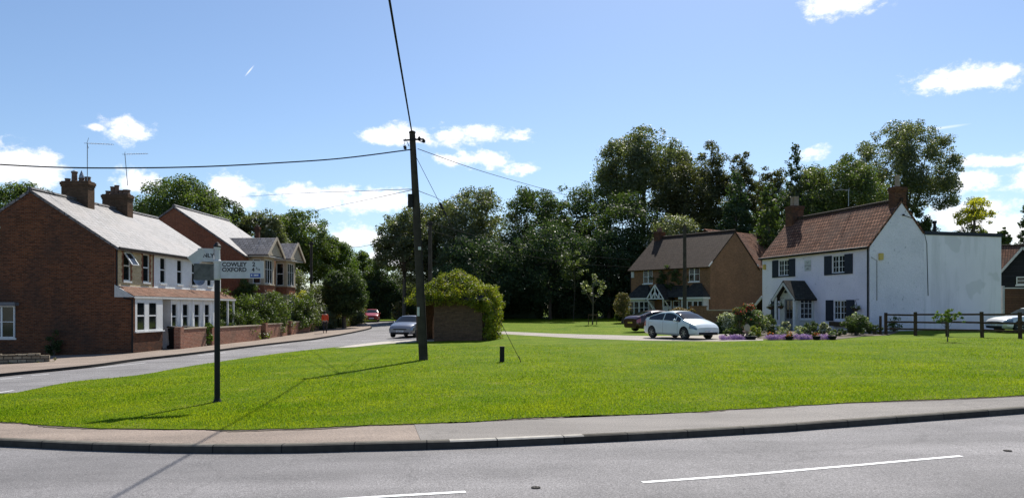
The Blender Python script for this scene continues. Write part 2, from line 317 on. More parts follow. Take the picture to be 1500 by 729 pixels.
    m, nt, b = _mat('far_ground'); nt.links.new(_ramp(nt, _noise(nt, .15, 5), (.05,.08,.02), (.10,.13,.03)), b.inputs['Base Color']); b.inputs['Roughness'].default_value = .9; M['far'] = m
    M['soil'] = plain('bare_soil', (.085,.065,.042), .95, var=.4, scale=20)
    M['skin'] = plain('skin', (.45,.27,.19), .6, var=.04); M['hair'] = plain('dark_hair', (.03,.02,.015), .7); M['orange_top'] = plain('orange_red_cloth', (.62,.075,.02), .8)
    M['trousers'] = plain('black_cloth', (.018,.018,.022), .85)
mats()
def paint(name, c, metal=.0, rough=.28):
    m, nt, b = _mat(name); b.inputs['Base Color'].default_value = (*c, 1); b.inputs['Metallic'].default_value = metal; b.inputs['Roughness'].default_value = rough
    b.inputs['Coat Weight'].default_value = .6; b.inputs['Coat Roughness'].default_value = .06
    nt.links.new(_ramp(nt, _noise(nt, 3, 5), tuple(v*.93 for v in c), c, .3, .6), b.inputs['Base Color']); return m
# ------------------------------------------------------------------ ground sheets
def smooth_line(ps, n=6):
    out = []
    for i in range(len(ps)-1):
        p0 = Vector(ps[max(i-1, 0)]); p1 = Vector(ps[i]); p2 = Vector(ps[i+1]); p3 = Vector(ps[min(i+2, len(ps)-1)])
        for k in range(n):
            t = k/n; out.append(.5*((2*p1)+(p2-p0)*t+(2*p0-5*p1+4*p2-p3)*t*t+(3*p1-p0-3*p2+p3)*t*t*t))
    out.append(Vector(ps[-1])); return out
def sheet(name, pts, mat, dz, skirt=0.0, kind='structure', jit=0):
    bm = bmesh.new(); vs = [bm.verts.new((p[0], p[1], 0)) for p in pts]; bm.faces.new(vs)
    bmesh.ops.triangulate(bm, faces=bm.faces[:])
    xs = [p[0] for p in pts]; ys = [p[1] for p in pts]
    def cut(c, n): bmesh.ops.bisect_plane(bm, geom=bm.verts[:]+bm.edges[:]+bm.faces[:], plane_co=c, plane_no=n)
    x = -46.0
    while x < 26:
        if min(xs) < x < max(xs): cut((x,0,0), (1,0,0))
        x += 1.0 if -8 < x < 5 else 2.0
    for y in (52, 150):
        if min(ys) < y < max(ys): cut((0,y,0), (0,1,0))
    for v in bm.verts: v.co.z = T(v.co.x, v.co.y)+dz
    bmesh.ops.recalc_face_normals(bm, faces=bm.faces[:])
    if bm.faces and sum(f.normal.z for f in bm.faces) < 0: bmesh.ops.reverse_faces(bm, faces=bm.faces[:])
    if skirt:
        be = [e for e in bm.edges if e.is_boundary]; r = bmesh.ops.extrude_edge_only(bm, edges=be)
        for v in [g for g in r['geom'] if isinstance(g, bmesh.types.BMVert)]: v.co.z -= skirt
    me = bpy.data.meshes.new(name); bm.to_mesh(me); bm.free(); me.materials.append(mat)
    o = bpy.data.objects.new(name, me); COL.objects.link(o)
    if kind: o['kind'] = kind
    return o
def ribbon(name, line, w, mat, dz, **k):
    l = [Vector(p[:2]) for p in line]; a = []; b = []
    for i, p in enumerate(l):
        d = (l[min(i+1, len(l)-1)]-l[max(i-1, 0)]).normalized(); n = Vector((-d.y, d.x)); a.append(p+n*w/2); b.append(p-n*w/2)
    return sheet(name, a+b[::-1], mat, dz, **k)
def ground():
    xs = [-900,-300,-120,-80,-60]+list(range(-46,27,2))+[40,70,120,300,900]; ys = [-60,-20,0,20,52,80,110,150,200,400,900,1800]
    mb = MB(); nx = len(xs); mb.v = [(x, y, T(x, y)-.14) for y in ys for x in xs]
    for j in range(len(ys)-1):
        for i in range(nx-1): mb.f.append((j*nx+i, j*nx+i+1, (j+1)*nx+i+1, (j+1)*nx+i)); mb.m.append(0)
    tag(mb.build('ground', M['far']), kind='structure')
    sheet('road', [(-60,-12),(60,-12),(60,20),(20,60),(-2,97),(-60,97)], M['road'], -.10)
    Gp = lambda l, dz=0: [G(x, y, dz).xy for x, y in l]
    kerb = smooth_line(Gp([(-700,622),(-400,630),(-150,638),(0,642.5),(130,648),(266,651),(400,651),(500,649),(659,645),(855,637),(1000,630),(1204,617.5),(1500,596),(1900,566),(2500,530)]), 8)
    edge_px = [(-700,600),(-400,604),(-150,611),(0,618.5),(90,624),(188,628),(300,629),(400,628),(500,625),(671,618),(807,611),(1000,604),(1200,592),(1500,579),(1900,556),(2500,524)]
    edge = smooth_line(Gp(edge_px), 8)
    # pavement near, kerb
    sheet('pavement', [p for p in kerb]+edge[::-1], M['pave'], -.004, skirt=.05)
    def upto(l): return [p for p in l if 750+p.x/p.y*F > 606]
    sheet('pavement', [p+Vector((0, .10)) for p in upto(kerb)]+upto(edge)[::-1], M['pave_grey'], .000)
    kw = MB(); L = 0; prev = None; N0 = []
    for i, p in enumerate(kerb):
        d = (kerb[min(i+1, len(kerb)-1)]-kerb[max(i-1, 0)]).normalized(); N0.append(Vector((-d.y, d.x)))
    rows = []
    for i, p in enumerate(kerb):
        n = N0[i]; o_ = p-n*.0; z = T(p.x, p.y)
        rows.append([(p+n*.10, z+.004), (p-n*.0, z+.004), (p-n*.022, z-.012), (p-n*.03, z-.13)])
    me = bpy.data.meshes.new('kerb'); vs = []; fs = []; uv = []; mi = []
    for r in rows: vs += [(q.x, q.y, z) for q, z in r]
    s = [0]
    for i in range(1, len(kerb)): s.append(s[-1]+(kerb[i]-kerb[i-1]).length)
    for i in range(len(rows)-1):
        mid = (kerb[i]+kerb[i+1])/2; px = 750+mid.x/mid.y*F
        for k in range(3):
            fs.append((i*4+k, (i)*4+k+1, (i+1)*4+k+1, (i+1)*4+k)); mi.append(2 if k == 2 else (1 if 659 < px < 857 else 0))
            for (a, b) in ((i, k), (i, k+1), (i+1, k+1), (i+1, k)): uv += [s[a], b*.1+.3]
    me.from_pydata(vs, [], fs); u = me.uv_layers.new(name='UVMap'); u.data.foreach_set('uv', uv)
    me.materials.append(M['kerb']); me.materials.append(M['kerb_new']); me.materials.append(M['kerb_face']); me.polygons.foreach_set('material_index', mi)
    o = bpy.data.objects.new('kerb', me); COL.objects.link(o); o['kind'] = 'structure'
    # lawn
    top = Gp([(-700,600.5),(-400,603),(-150,594),(0,579),(102,560),(205,549),(280,536),(400,518.5),(500,507.5),(560,503),(606,500),(640,498),(650,488),(625,480),(612,474),(600,471.5),(585,469)])
    top = smooth_line(top, 5)
    wig = []
    for i, p in enumerate(edge):
        wig.append(p)
    dense = []
    for i in range(len(wig)-1):
        for k in range(6):
            q = wig[i].lerp(wig[i+1], k/6); D = q.y
            dense.append(q+Vector((0, rng.normal(0, .018 if D < 16 else .0)+.03*math.sin(q.x*2.1)+.02*math.sin(q.x*5.3+1))))
    dense.append(wig[-1])
    lawn = [p for p in top[::-1]][:-1]+dense
    # order: far road edge -> near-left tip -> along the pavement -> right -> back
    lawn += [(70,60),(70,150),(-45,150),(-45,97.5)]
    sheet('lawn', lawn, M['lawn'], .012, skirt=.14)
    # left pavement
    kl = smooth_line(Gp([(-500,600),(-200,567),(0,547),(133,534),(200,525),(270,517.5),(400,502),(490,490.5),(525,484),(543,479.5),(541,476),(530,472),(510,468)]), 5)
    sheet('left_pavement', kl+[Vector(q) for q in [(-30,95),(-26,60),(-27,30),(-60,24)]], M['pave'], -.0, skirt=.12)
    kk = []
    for a, b in zip(kl, kl[1:]): pass
    ribbon('left_kerb', kl, .12, M['kerb'], .006, skirt=.13)
    # bare earth where the turf meets the footway
    e2 = [p+Vector((0, .02)) for p in dense]; e1 = [p-Vector((0, max(0.0, .035+.05*math.sin(p.x*1.7+1)+.04*math.sin(p.x*4.3)+rng.normal(0, .02)))) for p in dense]
    sheet('soil_edge', e1+e2[::-1], M['soil'], .002)
    # path and concrete strip
    pt = Gp([(616,484),(660,484),(738,485),(835,488.8),(949,491.7),(1060,491),(1118,493)], .02); pb = Gp([(1118,498),(1060,499.4),(947,498.4),(835,494.4),(738,488.9),(660,492),(612,497)], .02)
    sheet('path', pt+pb, M['path'], .02)
    sheet('bus_stop_strip', Gp([(490,509.3),(520,504.5),(560,500),(600,498),(634,496.5),(634,498.5),(606,500.6),(560,503.6),(520,507.8)], .02), M['concrete'], .022)
    # road paint, near
    for q in ([(941,706.2),(1100,694.5),(1250,681.5),(1408,667.5)], [(300,742),(450,733.5),(560,727),(682,720)], [(-250,720),(-100,730),(60,738)]):
        ribbon('road_marking', smooth_line([G(x, y, -.1).xy for x, y in q], 4), .075, M['paint'], -.095)
    for q in ([(140,538.6),(213,531)], [(46,549.8),(72,547.6)], [(0,555),(33,551.8)], [(398,506.6),(424,503.8)], [(455,499.6),(474,497.8)], [(290,520.5),(330,516)]):
        ribbon('road_marking', [G(x, y, -.1).xy for x, y in q], .10, M['paint'], -.095)
    ribbon('road_marking', [G(x, y, -.1).xy for x, y in [(-120,592),(0,574.5),(20,571.5)]], .08, M['paint'], -.095)
    # grass blades (stuff)
    poly = [(p[0], p[1]) for p in lawn]
    n = 420000; px = rng.uniform(-80, 1580, n); py = HZ+ (36+ (176-36)*rng.random(n)**1.0)
    D = EYE*F/(py-HZ)*rng.uniform(.93, 1.16, n); X = (px-750)/F*D
    inside = np.zeros(n, bool); j = len(poly)-1
    for i in range(len(poly)):
        xi, yi = poly[i]; xj, yj = poly[j]
        if yi != yj:
            c = ((yi > D) != (yj > D)) & (X < (xj-xi)*(D-yi)/(yj-yi)+xi); inside ^= c
        j = i
    keep = inside & (D < 36); X = X[keep]; D = D[keep]
    z = np.array([T(x, y) for x, y in zip(X, D)])+.010
    k = len(X); hgt = rng.uniform(.012, .034, k)*np.where(rng.random(k) < .05, 1.5, 1); hgt *= .75+.5*(np.sin(X*1.3+np.sin(D*1.1))*.5+.5); w = rng.uniform(.004, .008, k)*(D/11)**.8
    th = rng.uniform(0, 2*PI, k); lx = rng.normal(0, .45, k)*hgt; ly = rng.normal(0, .45, k)*hgt
    V = np.empty((k, 3, 3), np.float32); V[:, 0] = np.stack([X-np.cos(th)*w, D-np.sin(th)*w, z], 1); V[:, 1] = np.stack([X+np.cos(th)*w, D+np.sin(th)*w, z], 1); V[:, 2] = np.stack([X+lx, D+ly, z+hgt], 1)
    o = raw_mesh('grass', V.reshape(-1, 3), 3, [M['blade']], None); tag(o, 'short bright green grass covering the village green', 'grass', kind='stuff')
def raw_mesh(name, V, k, mats_, parent, mi=None):
    n = len(V)//k; me = bpy.data.meshes.new(name); me.vertices.add(len(V)); me.vertices.foreach_set('co', V.astype(np.float32).ravel())
    me.loops.add(len(V)); me.loops.foreach_set('vertex_index', np.arange(len(V), dtype=np.int32)); me.polygons.add(n)
    me.polygons.foreach_set('loop_start', np.arange(0, len(V), k, dtype=np.int32)); me.polygons.foreach_set('loop_total', np.full(n, k, np.int32))
    for m in mats_: me.materials.append(m)
    if mi is not None: me.polygons.foreach_set('material_index', mi.astype(np.int32))
    me.update(calc_edges=True)
    o = bpy.data.objects.new(name, me); COL.objects.link(o)
    if parent is not None: o.parent = parent
    return o
# ------------------------------------------------------------------ foliage
def leaves(name, C, Rr, n, size, mats_, parent, weights=None, squash=.8, mi_p=0.0, droop=0.0, shell=.45, aspect=.55):
    """n leaf quads spread over the outer part of many clumps (centres C, radii Rr)"""
    C = np.asarray(C, float); Rr = np.asarray(Rr, float); w = Rr**2; w /= w.sum(); idx = rng.choice(len(C), n, p=w)
    d = rng.normal(size=(n, 3)); d /= np.linalg.norm(d, axis=1)[:, None]
    rad = Rr[idx]*(shell+(1-shell)*rng.random(n)**.6)*(1+.12*rng.normal(size=n)); p = C[idx]+d*rad[:, None]*np.array([1, 1, squash])
    nr = d*.7+rng.normal(size=(n, 3))*.55+np.array([0, 0, .25]); nr /= np.linalg.norm(nr, axis=1)[:, None]
    t = np.cross(nr, rng.normal(size=(n, 3))); 
    if droop: t = t/np.linalg.norm(t, axis=1)[:, None]+np.array([0, 0, -droop]); t -= nr*(t*nr).sum(1)[:, None]
    t /= np.linalg.norm(t, axis=1)[:, None]; b = np.cross(nr, t); s = size*rng.uniform(.6, 1.35, n)[:, None]
    V = np.empty((n, 4, 3)); V[:, 0] = p-t*s*.5; V[:, 1] = p+b*s*.5*aspect-t*s*.05; V[:, 2] = p+t*s*.5; V[:, 3] = p-b*s*.5*aspect-t*s*.05
    mi = (rng.random(n) < mi_p) if mi_p else None
    return raw_mesh(name, V.reshape(-1, 3), 4, mats_, parent, mi)
def clumps(c, r, n, rc=(.2, .34), low=-.75, jitter=.0, inner=.25):
    C = []; Q = []; r = np.array(r, float); m = min(r[0], r[2])
    while len(C) < n:
        d = rng.normal(size=3); d /= np.linalg.norm(d)
        if d[2] < low: continue
        k = rng.uniform(*rc)*m; f = 1-k/m*.50; f *= rng.uniform(.86, 1.05) if rng.random() > inner else rng.uniform(.2, .8)
        C.append(np.array(c)+d*r*f); Q.append(k)
    return C, Q
def limbs(mb, base, top, tips, r0, rng_=random):
    b = Vector(base); t = Vector(top); mb.tube([b-Vector((0,0,.3)), b+(t-b)*.08, b.lerp(t, .5)+Vector((rng_.uniform(-.2,.2), rng_.uniform(-.2,.2), 0)), t], [r0*1.35, r0, r0*.75, r0*.4], 8)
    for q in tips:
        q = Vector(q); a = b.lerp(t, rng_.uniform(.45, .95)); m = a.lerp(q, .5)+Vector((0, 0, -.08*(q-a).length+rng_.uniform(-.3,.3)))
        mb.tube([a, m, q], [r0*.38, r0*.22, r0*.06], 5)
def tree(name, label, px, hw, top, bot, D, mat='leaf', n=9000, size=.42, nc=70, rc=(.16,.30), group=None, cat='tree', bark='bark', kind='broad', ry=.9, low=-.6, inner=.3, lean=0, base=None, extra=None, mi_p=0, trunk_r=None, shell=.35, fill=80):
    X = (px-750)/F*D; z0 = T(X, D) if base is None else base; zt = EYE+(HZ-top)/F*D; zb = max(z0+.1, EYE+(HZ-bot)/F*D); rx = hw/F*D; rz = (zt-zb)/2
    root = thing(name, label, cat, (X, D, z0), 0, group); c = (0, 0, (zt+zb)/2-z0)
    mm = [M[mat]]+([M[extra]] if extra else [])
    if kind == 'broad':
        C, Q = clumps(c, (rx, rx*ry, rz), int(nc*1.7), (rc[0]*.72, rc[1]*.85), low, inner=inner)
        if fill:
            C2, Q2 = clumps(c, (rx*.92, rx*ry*.92, rz*.92), fill, (.22, .34), low, inner=.28); C += C2; Q += [q*.95 for q in Q2]; n = int(n*2.4); size *= .68
        else: n = int(n*1.4); size *= .85
    elif kind == 'conifer':
        C = []; Q = []; H = zt-zb; k = nc*2
        for i in range(k):
            f = (i+.5)/k; f = 1-(1-f)**1.0; zz = zb-z0+H*f*.97; rr = rx*(1-f)**.85*(1+.12*math.sin(i*.9))+.30; a = rng.uniform(0, 2*PI); e = rng.uniform(.35, 1.0)*rr
            C.append(np.array([math.cos(a)*e, math.sin(a)*e, zz-.12*e])); Q.append(max(.28, (.30+.25*rng.random())*rr*.8+.1))
        C.append(np.array([0, 0, zt-z0-.5])); Q.append(.35); n = int(n*1.6); size *= .8
    ob = leaves('crown', C, Q, n, size, mm, root, squash=.75, mi_p=mi_p, droop=.6 if kind == 'conifer' else 0, shell=shell)
    mb = MB(); h = zt-z0; r0 = trunk_r or max(.06, h*.018); order = np.argsort([-q for q in Q])[:12]
    limbs(mb, (0, 0, 0), (lean, 0, c[2]+rz*.35), [C[i] for i in order], r0); mb.build('trunk', M[bark], root, smooth=True)
    return root
def hedge(name, label, pts, h, w, mat, n, size, cat='hedge', rc=(.3,.5), dens=3.0, group=None, extra=None, mi_p=0, base=0, rough=1.0, hv=.12, core=True):
    """leafy mass along a world-space line; h, w metres"""
    root = thing(name, label, cat, (pts[0][0], pts[0][1], T(*pts[0][:2])), 0, group); o = Vector(root.location); C = []; Q = []
    L = sum((Vector(b)-Vector(a)).length for a, b in zip(pts, pts[1:])); k = int(L*dens*max(1, h)*1.5)+8; n = int(n*1.6); size *= .8; cm = MB()
    for a, b in zip(pts, pts[1:]):
        a = Vector(a); b = Vector(b); d = (b-a); nrm = Vector((-d.y, d.x)).normalized(); m = max(4, int(k*d.length/L))
        for i in range(m):
            f = rng.random(); g = rng.uniform(-1, 1); zz = rng.random()**.7; side = (1-.35*zz*zz*rough)*w/2
            if rng.random() < .5: g = math.copysign(1, g)
            p = a+d*f+nrm*g*side*.8; q = rng.uniform(*rc); C.append((p.x-o.x, p.y-o.y, T(p.x, p.y)-o.z+base+max(q*.5, zz*(h-q*.7)*(1+rng.uniform(-hv, hv))))); Q.append(q)
        if core:
            ea = (b-a)*.06; A = a+ea-nrm*w*.12; B = b-ea-nrm*w*.12; C2 = b-ea+nrm*w*.12; D2 = a+ea+nrm*w*.12; z = [T(p.x, p.y)-o.z for p in (A, B, C2, D2)]; hh = h*.55
            vs = [(p.x-o.x, p.y-o.y, zz+base-.05) for p, zz in zip((A, B, C2, D2), z)]+[(p.x-o.x, p.y-o.y, zz+base+hh) for p, zz in zip((A, B, C2, D2), z)]
            cm.add(vs, [(0,3,2,1),(4,5,6,7),(0,1,5,4),(1,2,6,5),(2,3,7,6),(3,0,4,7)])
    leaves('foliage', C, Q, n, size, [M[mat]]+([M[extra]] if extra else []), root, mi_p=mi_p)
    if core: cm.build('stems', M['leaf_con'], root)
    return root
def bush(name, label, c, r, mat, n, size, cat='shrub', extra=None, mi_p=0, group=None, nc=16, stem=True, trunk_h=0):
    root = thing(name, label, cat, (c[0], c[1], T(c[0], c[1])), 0, group); rr = r if isinstance(r, tuple) else (r, r, r)
    C, Q = clumps((0, 0, trunk_h+rr[2]*.95), rr, int(nc*1.5), (.25,.42), -.95); n = int(n*1.5); size *= .85
    leaves('foliage', C, Q, n, size, [M[mat]]+([M[extra]] if extra else []), root, mi_p=mi_p)
    if stem:
        mb = MB()
        for q in C[:7]: mb.tube([(0,0,-.05), (q[0]*.4, q[1]*.4, q[2]*.5), tuple(q)], [.03*rr[0]+.015, .02, .008], 5)
        mb.build('stems', M['bark'], root)
    return root
# ------------------------------------------------------------------ building helpers
def wall(mb, A, u, L, z0, z1, holes=(), mi=0, depth=.10, s0=0.0):
    A = Vector(A); u = Vector(u).normalized(); v = Vector((-u.y, u.x))
    def p(s, z, d=0): q = A+u*s+v*d; return (q.x, q.y, z)
    ss = sorted({s0, L}|{h[0] for h in holes}|{h[1] for h in holes}); zs = sorted({z0, z1}|{h[2] for h in holes}|{h[3] for h in holes})
    for a, b in zip(ss, ss[1:]):
        for c, d in zip(zs, zs[1:]):
            if any(h[0] <= a+1e-6 and b <= h[1]+1e-6 and h[2] <= c+1e-6 and d <= h[3]+1e-6 for h in holes): continue
            mb.quad(p(a, c), p(b, c), p(b, d), p(a, d), mi)
    for (a, b, c, d) in holes:
        e = depth
        mb.quad(p(a, c), p(a, d), p(a, d, e), p(a, c, e), mi); mb.quad(p(b, c, e), p(b, d, e), p(b, d), p(b, c), mi)
        mb.quad(p(a, d), p(b, d), p(b, d, e), p(a, d, e), mi); mb.quad(p(a, c, e), p(b, c, e), p(b, c), p(a, c), mi)
def window(parent, A, u, s, z, w, h, style='sash', depth=.07, sill=True, fr='white', name='window', fw=.06, sillmat=None, curtain=True, label=None):
    u = Vector(u).normalized(); q = Vector(A)+u*s; f = MB(); y0, y1 = depth-.03, depth+.035
    f.box(-w/2, -w/2+fw, y0, y1, 0, h); f.box(w/2-fw, w/2, y0, y1, 0, h); f.box(-w/2+fw, w/2-fw, y0, y1, 0, fw); f.box(-w/2+fw, w/2-fw, y0, y1, h-fw, h)
    def v(x, t=.05): f.box(x-t/2, x+t/2, y0+.006, y1-.004, fw, h-fw)
    def hz(zz, t=.05, xa=-w/2+fw, xb=w/2-fw): f.box(xa, xb, y0+.009, y1-.007, zz-t/2, zz+t/2)
    if style == 'sash': hz(h*.52, .07)
    elif style == 'cas': v(0, .09); [hz(h*k/3, .028) for k in (1, 2)]; v(-w/4, .028); v(w/4, .028)
    elif style == 'grid': [v(-w/2+w*k/3, .03) for k in (1, 2)]; [hz(h*k/4, .03) for k in (1, 2, 3)]
    elif style == 'two': v(0, .09); hz(h*.5, .035)
    elif style == 'three': v(-w/6, .06); v(w/6, .06); hz(h*.6, .03)
    o = f.build(name, M[fr], parent, loc=(q.x, q.y, z), rot=(0, 0, math.atan2(u.y, u.x)))
    if label: o['label'] = label
    g = MB(); g.box(-w/2+.01, w/2-.01, depth+.0, depth+.012, .01, h-.01); g.build('pane', M['glass'], o)
    if sill: g = MB(); g.box(-w/2-.06, w/2+.06, -.06, depth+.03, -.09, -.003); g.build('sill', M[sillmat or fr], o)
    return o
def hole(s, z, w, h): return (s-w/2, s+w/2, z, z+h)
def gable_roof(parent, x0, x1, y0, y1, ze, zr, mat, ov=.10, oe=.28, t=.12, name='roof', fascia=None, ridge=True, oeb=None):
    ym = (y0+y1)/2; sl = (zr-ze)/(ym-y0); mb = MB(); up = .06
    for s in (1, -1):
        ob = oe if (s == 1 or oeb is None) else oeb; ye = (y0-ob) if s == 1 else (y1+ob); z_e = ze-sl*ob+up
        ps = [(x0-ov, ye, z_e), (x1+ov, ye, z_e), (x1+ov, ym, zr+up), (x0-ov, ym, zr+up)]
        if s == -1: ps = ps[::-1]
        mb.slab(ps, (0, -sl*s, 1), t)
    o = mb.build(name, M[mat], parent)
    if ridge:
        r = MB(); r.tube([(x0-ov-.01, ym, zr+up+.02), ((x0+x1)/2, ym, zr+up-.0), (x1+ov+.01, ym, zr+up+.02)], .11, 8); r.build('ridge_tiles', M['slate_brown' if mat != 'slate' else 'slate'], o)
    return o
def chimney(parent, x, y, wx, wy, z0, z1, mat, pots, potmat='pot_buff', capw=.06):
    mb = MB(); mb.box(x-wx/2, x+wx/2, y-wy/2, y+wy/2, z0, z1-.3)
    mb.box(x-wx/2-capw*.5, x+wx/2+capw*.5, y-wy/2-capw*.5, y+wy/2+capw*.5, z1-.3, z1-.2); mb.box(x-wx/2-capw, x+wx/2+capw, y-wy/2-capw, y+wy/2+capw, z1-.2, z1-.05)
    mb.box(x-wx/2-.01, x+wx/2+.01, y-wy/2-.01, y+wy/2+.01, z1-.05, z1)
    o = mb.build('chimney', M[mat], parent)
    for (px_, py_, r, h, cap) in pots:
        p = MB(); mt = Matrix.Translation((x+px_, y+py_, z1-.02))
        p.lathe([(r*1.15, 0), (r*1.15, .06), (r, .08), (r*.92, h-.08), (r*1.1, h-.06), (r*1.1, h), (r*.75, h), (r*.75, h-.1)], 12, 0, mt); c = p.build('chimney_pot', M[potmat], o)
        if cap:
            p = MB(); p.lathe([(r*1.0, h), (r*.9, h+.12), (r*.1, h+.42)] if cap == 2 else [(r*1.2, h), (r*1.2, h+.03), (r*.3, h+.10)], 10, 0, mt); p.build('chimney_cowl', M['metal'], o)
    return o
def pipe(parent, pts, r=.045, mat='black', name='drainpipe'):
    mb = MB(); mb.tube(pts, r, 8); return mb.build(name, M[mat], parent)
# ------------------------------------------------------------------ the terraced row on the left
DIRY = Vector((.045, 1, 0)).normalized(); ROT_ROW = math.atan2(DIRY.y, DIRY.x)
def terrace():
    t = thing('terraced_cottages', 'row of terraced cottages with brown brick gable end and white painted fronts under grey slate', 'terraced house', (-19.75, 38, -.60), ROT_ROW, None)
    L, Dp, EV, RG, EX = 12.4, 8.6, 5.42, 8.2, .95
    g = MB()
    wall(g, (0, Dp), (0, -1), Dp, -.3, EV, [(7.15-6.9+.75, 7.15-6.9+2.0, .85, 2.45)] if False else [])
    g.poly([(0, Dp, EV), (0, 0, EV), (0, Dp/2, RG)])
    wall(g, (0, -.001), (0, -1), EX, -.3, 2.93)
    wall(g, (L, 0), (0, 1), Dp, -.3, EV); g.poly([(L, 0, EV), (L, Dp, EV), (L, Dp/2, RG)]); wall(g, (L, Dp), (-1, 0), L, -.3, EV)
    wall(g, (0, -EX), (1, 0), 2.9, -.3, 1.12); wall(g, (2.9, -EX), (0, 1), EX, -.3, 2.9)
    g.box(0, .16, -EX-.004, -EX+.06, 1.12, 2.9)
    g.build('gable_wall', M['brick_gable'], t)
    ups = [1.12, 3.0, 4.8, 6.75, 8.6, 10.7]
    c = MB(); wall(c, (0, 0), (1, 0), 3.8, 3.35, EV, [hole(s, 3.72, .66, 1.5) for s in ups[:2]]); 
    c.build('cream_brick_front', M['brick_cream'], t)
    for s in ups[:2]:
        for sg in (-1, 1):
            rb = MB()
            for k in range(10): e = .16 if k % 2 else .1; p_ = s+sg*.335; q_ = p_+sg*e; rb.box(min(p_, q_), max(p_, q_), -.012, .02, 3.66+k*.165, 3.66+(k+1)*.165)
            rb.build('brick_quoin', M['brick_red'], t)
    for x0, x1 in ((.003, .14), (3.66, 3.8)): rb = MB(); rb.box(x0, x1, -.010, .02, 3.48, EV-.02); rb.build('brick_quoin', M['brick_red'], t)
    c = MB(); wall(c, (3.8, 0), (1, 0), L-3.8, 3.35, EV, [hole(s-3.8, 3.72, .62, 1.45) for s in ups[2:]])
    c.box(0, L, -.02, .0, 3.30, 3.47)
    # ground floor front set forward under the canopy
    gw = [4.5, 5.85, 7.3, 8.65]; c2x = 4.0
    wall(c, (4.0, -.8), (1, 0), 6.1, -.3, 2.9, [hole(s-4.0, 1.1, .72, 1.5) for s in gw]); wall(c, (4.0, -.05), (0, -1), .75, -.3, 2.9); wall(c, (10.1, -.8), (0, 1), .8, -.3, 2.9)
    wall(c, (2.9, -.02), (1, 0), 1.1, -.3, 3.3, [(.1, .95, -.05, 2.1)]); wall(c, (10.1, -.02), (1, 0), L-10.1, -.3, 3.3, [(.7, 1.55, -.05, 2.1)])
    for s in (4.0, 5.15, 6.55, 7.98, 9.35, 10.02): c.box(s, s+.09, -.87, -.79, -.3, 2.86)
    c.build('white_front_wall', M['white_brick'], t)
    for i, s in enumerate(ups):
        w_ = .66 if i < 2 else .62
        window(t, (0, 0), (1, 0), s, 3.72, w_, 1.5 if i < 2 else 1.45, 'sash', depth=.06, sill=True)
    # the open top light of the first window
    o = MB(); 
    for a, b in (((-.3, 0, 0), (-.3, -.42, -.62)), ((.3, 0, 0), (.3, -.42, -.62)), ((-.3, -.42, -.62), (.3, -.42, -.62)), ((-.3, 0, 0), (.3, 0, 0))): o.beam(a, b, .07, .05)
    w = o.build('window', M['white'], t, loc=(ups[0], -.03, 5.16)); w['label'] = 'open top light of the first upper window'
    o = MB(); o.slab([(-.27, -.02, -.03), (-.27, -.40, -.60), (.27, -.40, -.60), (.27, -.02, -.03)], (0, -.83, .56), .01); o.build('pane', M['glass'], w)
    for s in gw: window(t, (0, -.8), (1, 0), s, 1.1, .72, 1.5, 'sash')
    for s in (3.42, 11.22):
        d = MB(); d.box(-.42, .42, 0, .05, -.05, 2.08); d.box(-.3, .3, -.012, 0, 1.2, 1.9); d.box(-.3, .3, -.012, 0, .15, 1.0)
        dd = d.build('door', M['darkblue'], t, loc=(s, .06, 0)); h = MB(); h.box(.28, .34, -.05, 0, .95, 1.05); h.build('handle', M['metal'], dd)
    # corner bay window
    b = MB(); b.box(.16, 2.9, -EX+.0, -EX+.04, 2.66, 2.9); b.box(.1, 2.95, -EX-.10, -EX+.05, 1.10, 1.17)
    b.box(.16, .3, -EX-.01, -EX+.05, 1.17, 2.66); b.box(1.1, 1.42, -EX-.01, -EX+.05, 1.17, 2.66); b.box(2.3, 2.9, -EX-.01, -EX+.05, 1.17, 2.66)
    b.build('bay_surround', M['white'], t)
    for s in (.70, 1.86): window(t, (0, -EX), (1, 0), s, 1.18, .82 if s < 1 else .86, 1.48, 'sash', depth=.02, sill=False)
    wn = window(t, (0, 8.6), (0, -1), 2.85, .85, 1.35, 1.6, 'two', depth=-.05); cn = MB(); cn.box(-1.0, .85, -.32, .0, 1.66, 1.78); cn.box(-1.0, .85, -.30, .0, 1.60, 1.655); cn.build('window_canopy', M['lead'], wn)
    # canopy
    cp = MB(); sl = .5/1.02
    cp.slab([(0, -1.02, 2.95), (L-.05, -1.02, 2.95), (L-.05, -.004, 3.45), (0, -.004, 3.45)], (0, -sl, 1), .06)
    cp.build('canopy_roof', M['tile_canopy'], t)
    cf = MB(); cf.add([(-.02, -1.04, 2.88), (-.02, 0, 2.88), (-.02, 0, 3.5), (.02, -1.04, 2.88), (.02, 0, 2.88), (.02, 0, 3.5)], [(0,2,1), (3,4,5), (0,1,4,3), (1,2,5,4), (2,0,3,5)])
    cf.box(0.02, L, -1.02, -.98, 2.82, 2.93); cf.build('canopy_fascia', M['offwhite'], t)
    for s in (11.3, 12.2): p = MB(); p.box(s-.05, s+.05, -.98, -.88, -.3, 2.86); p.build('porch_post', M['white'], t)
    pipe(t, [(-.05, -.93, -.2), (-.05, -.93, 2.75), (-.05, -.5, 2.84)], .045)
    pipe(t, [(.06, -.08, 3.4), (.06, -.08, 5.2), (.06, -.2, 5.32)], .04)
    g = MB(); g.tube([(-.1, -.3, 5.32), (L+.1, -.3, 5.32)], .06, 8); g.build('gutter', M['black'], t)
    gable_roof(t, 0, L, 0, Dp, EV, RG, 'slate', ov=.06)
    cm = MB(); cm.box(-.03, .0, -.0, .01, 0, .01)
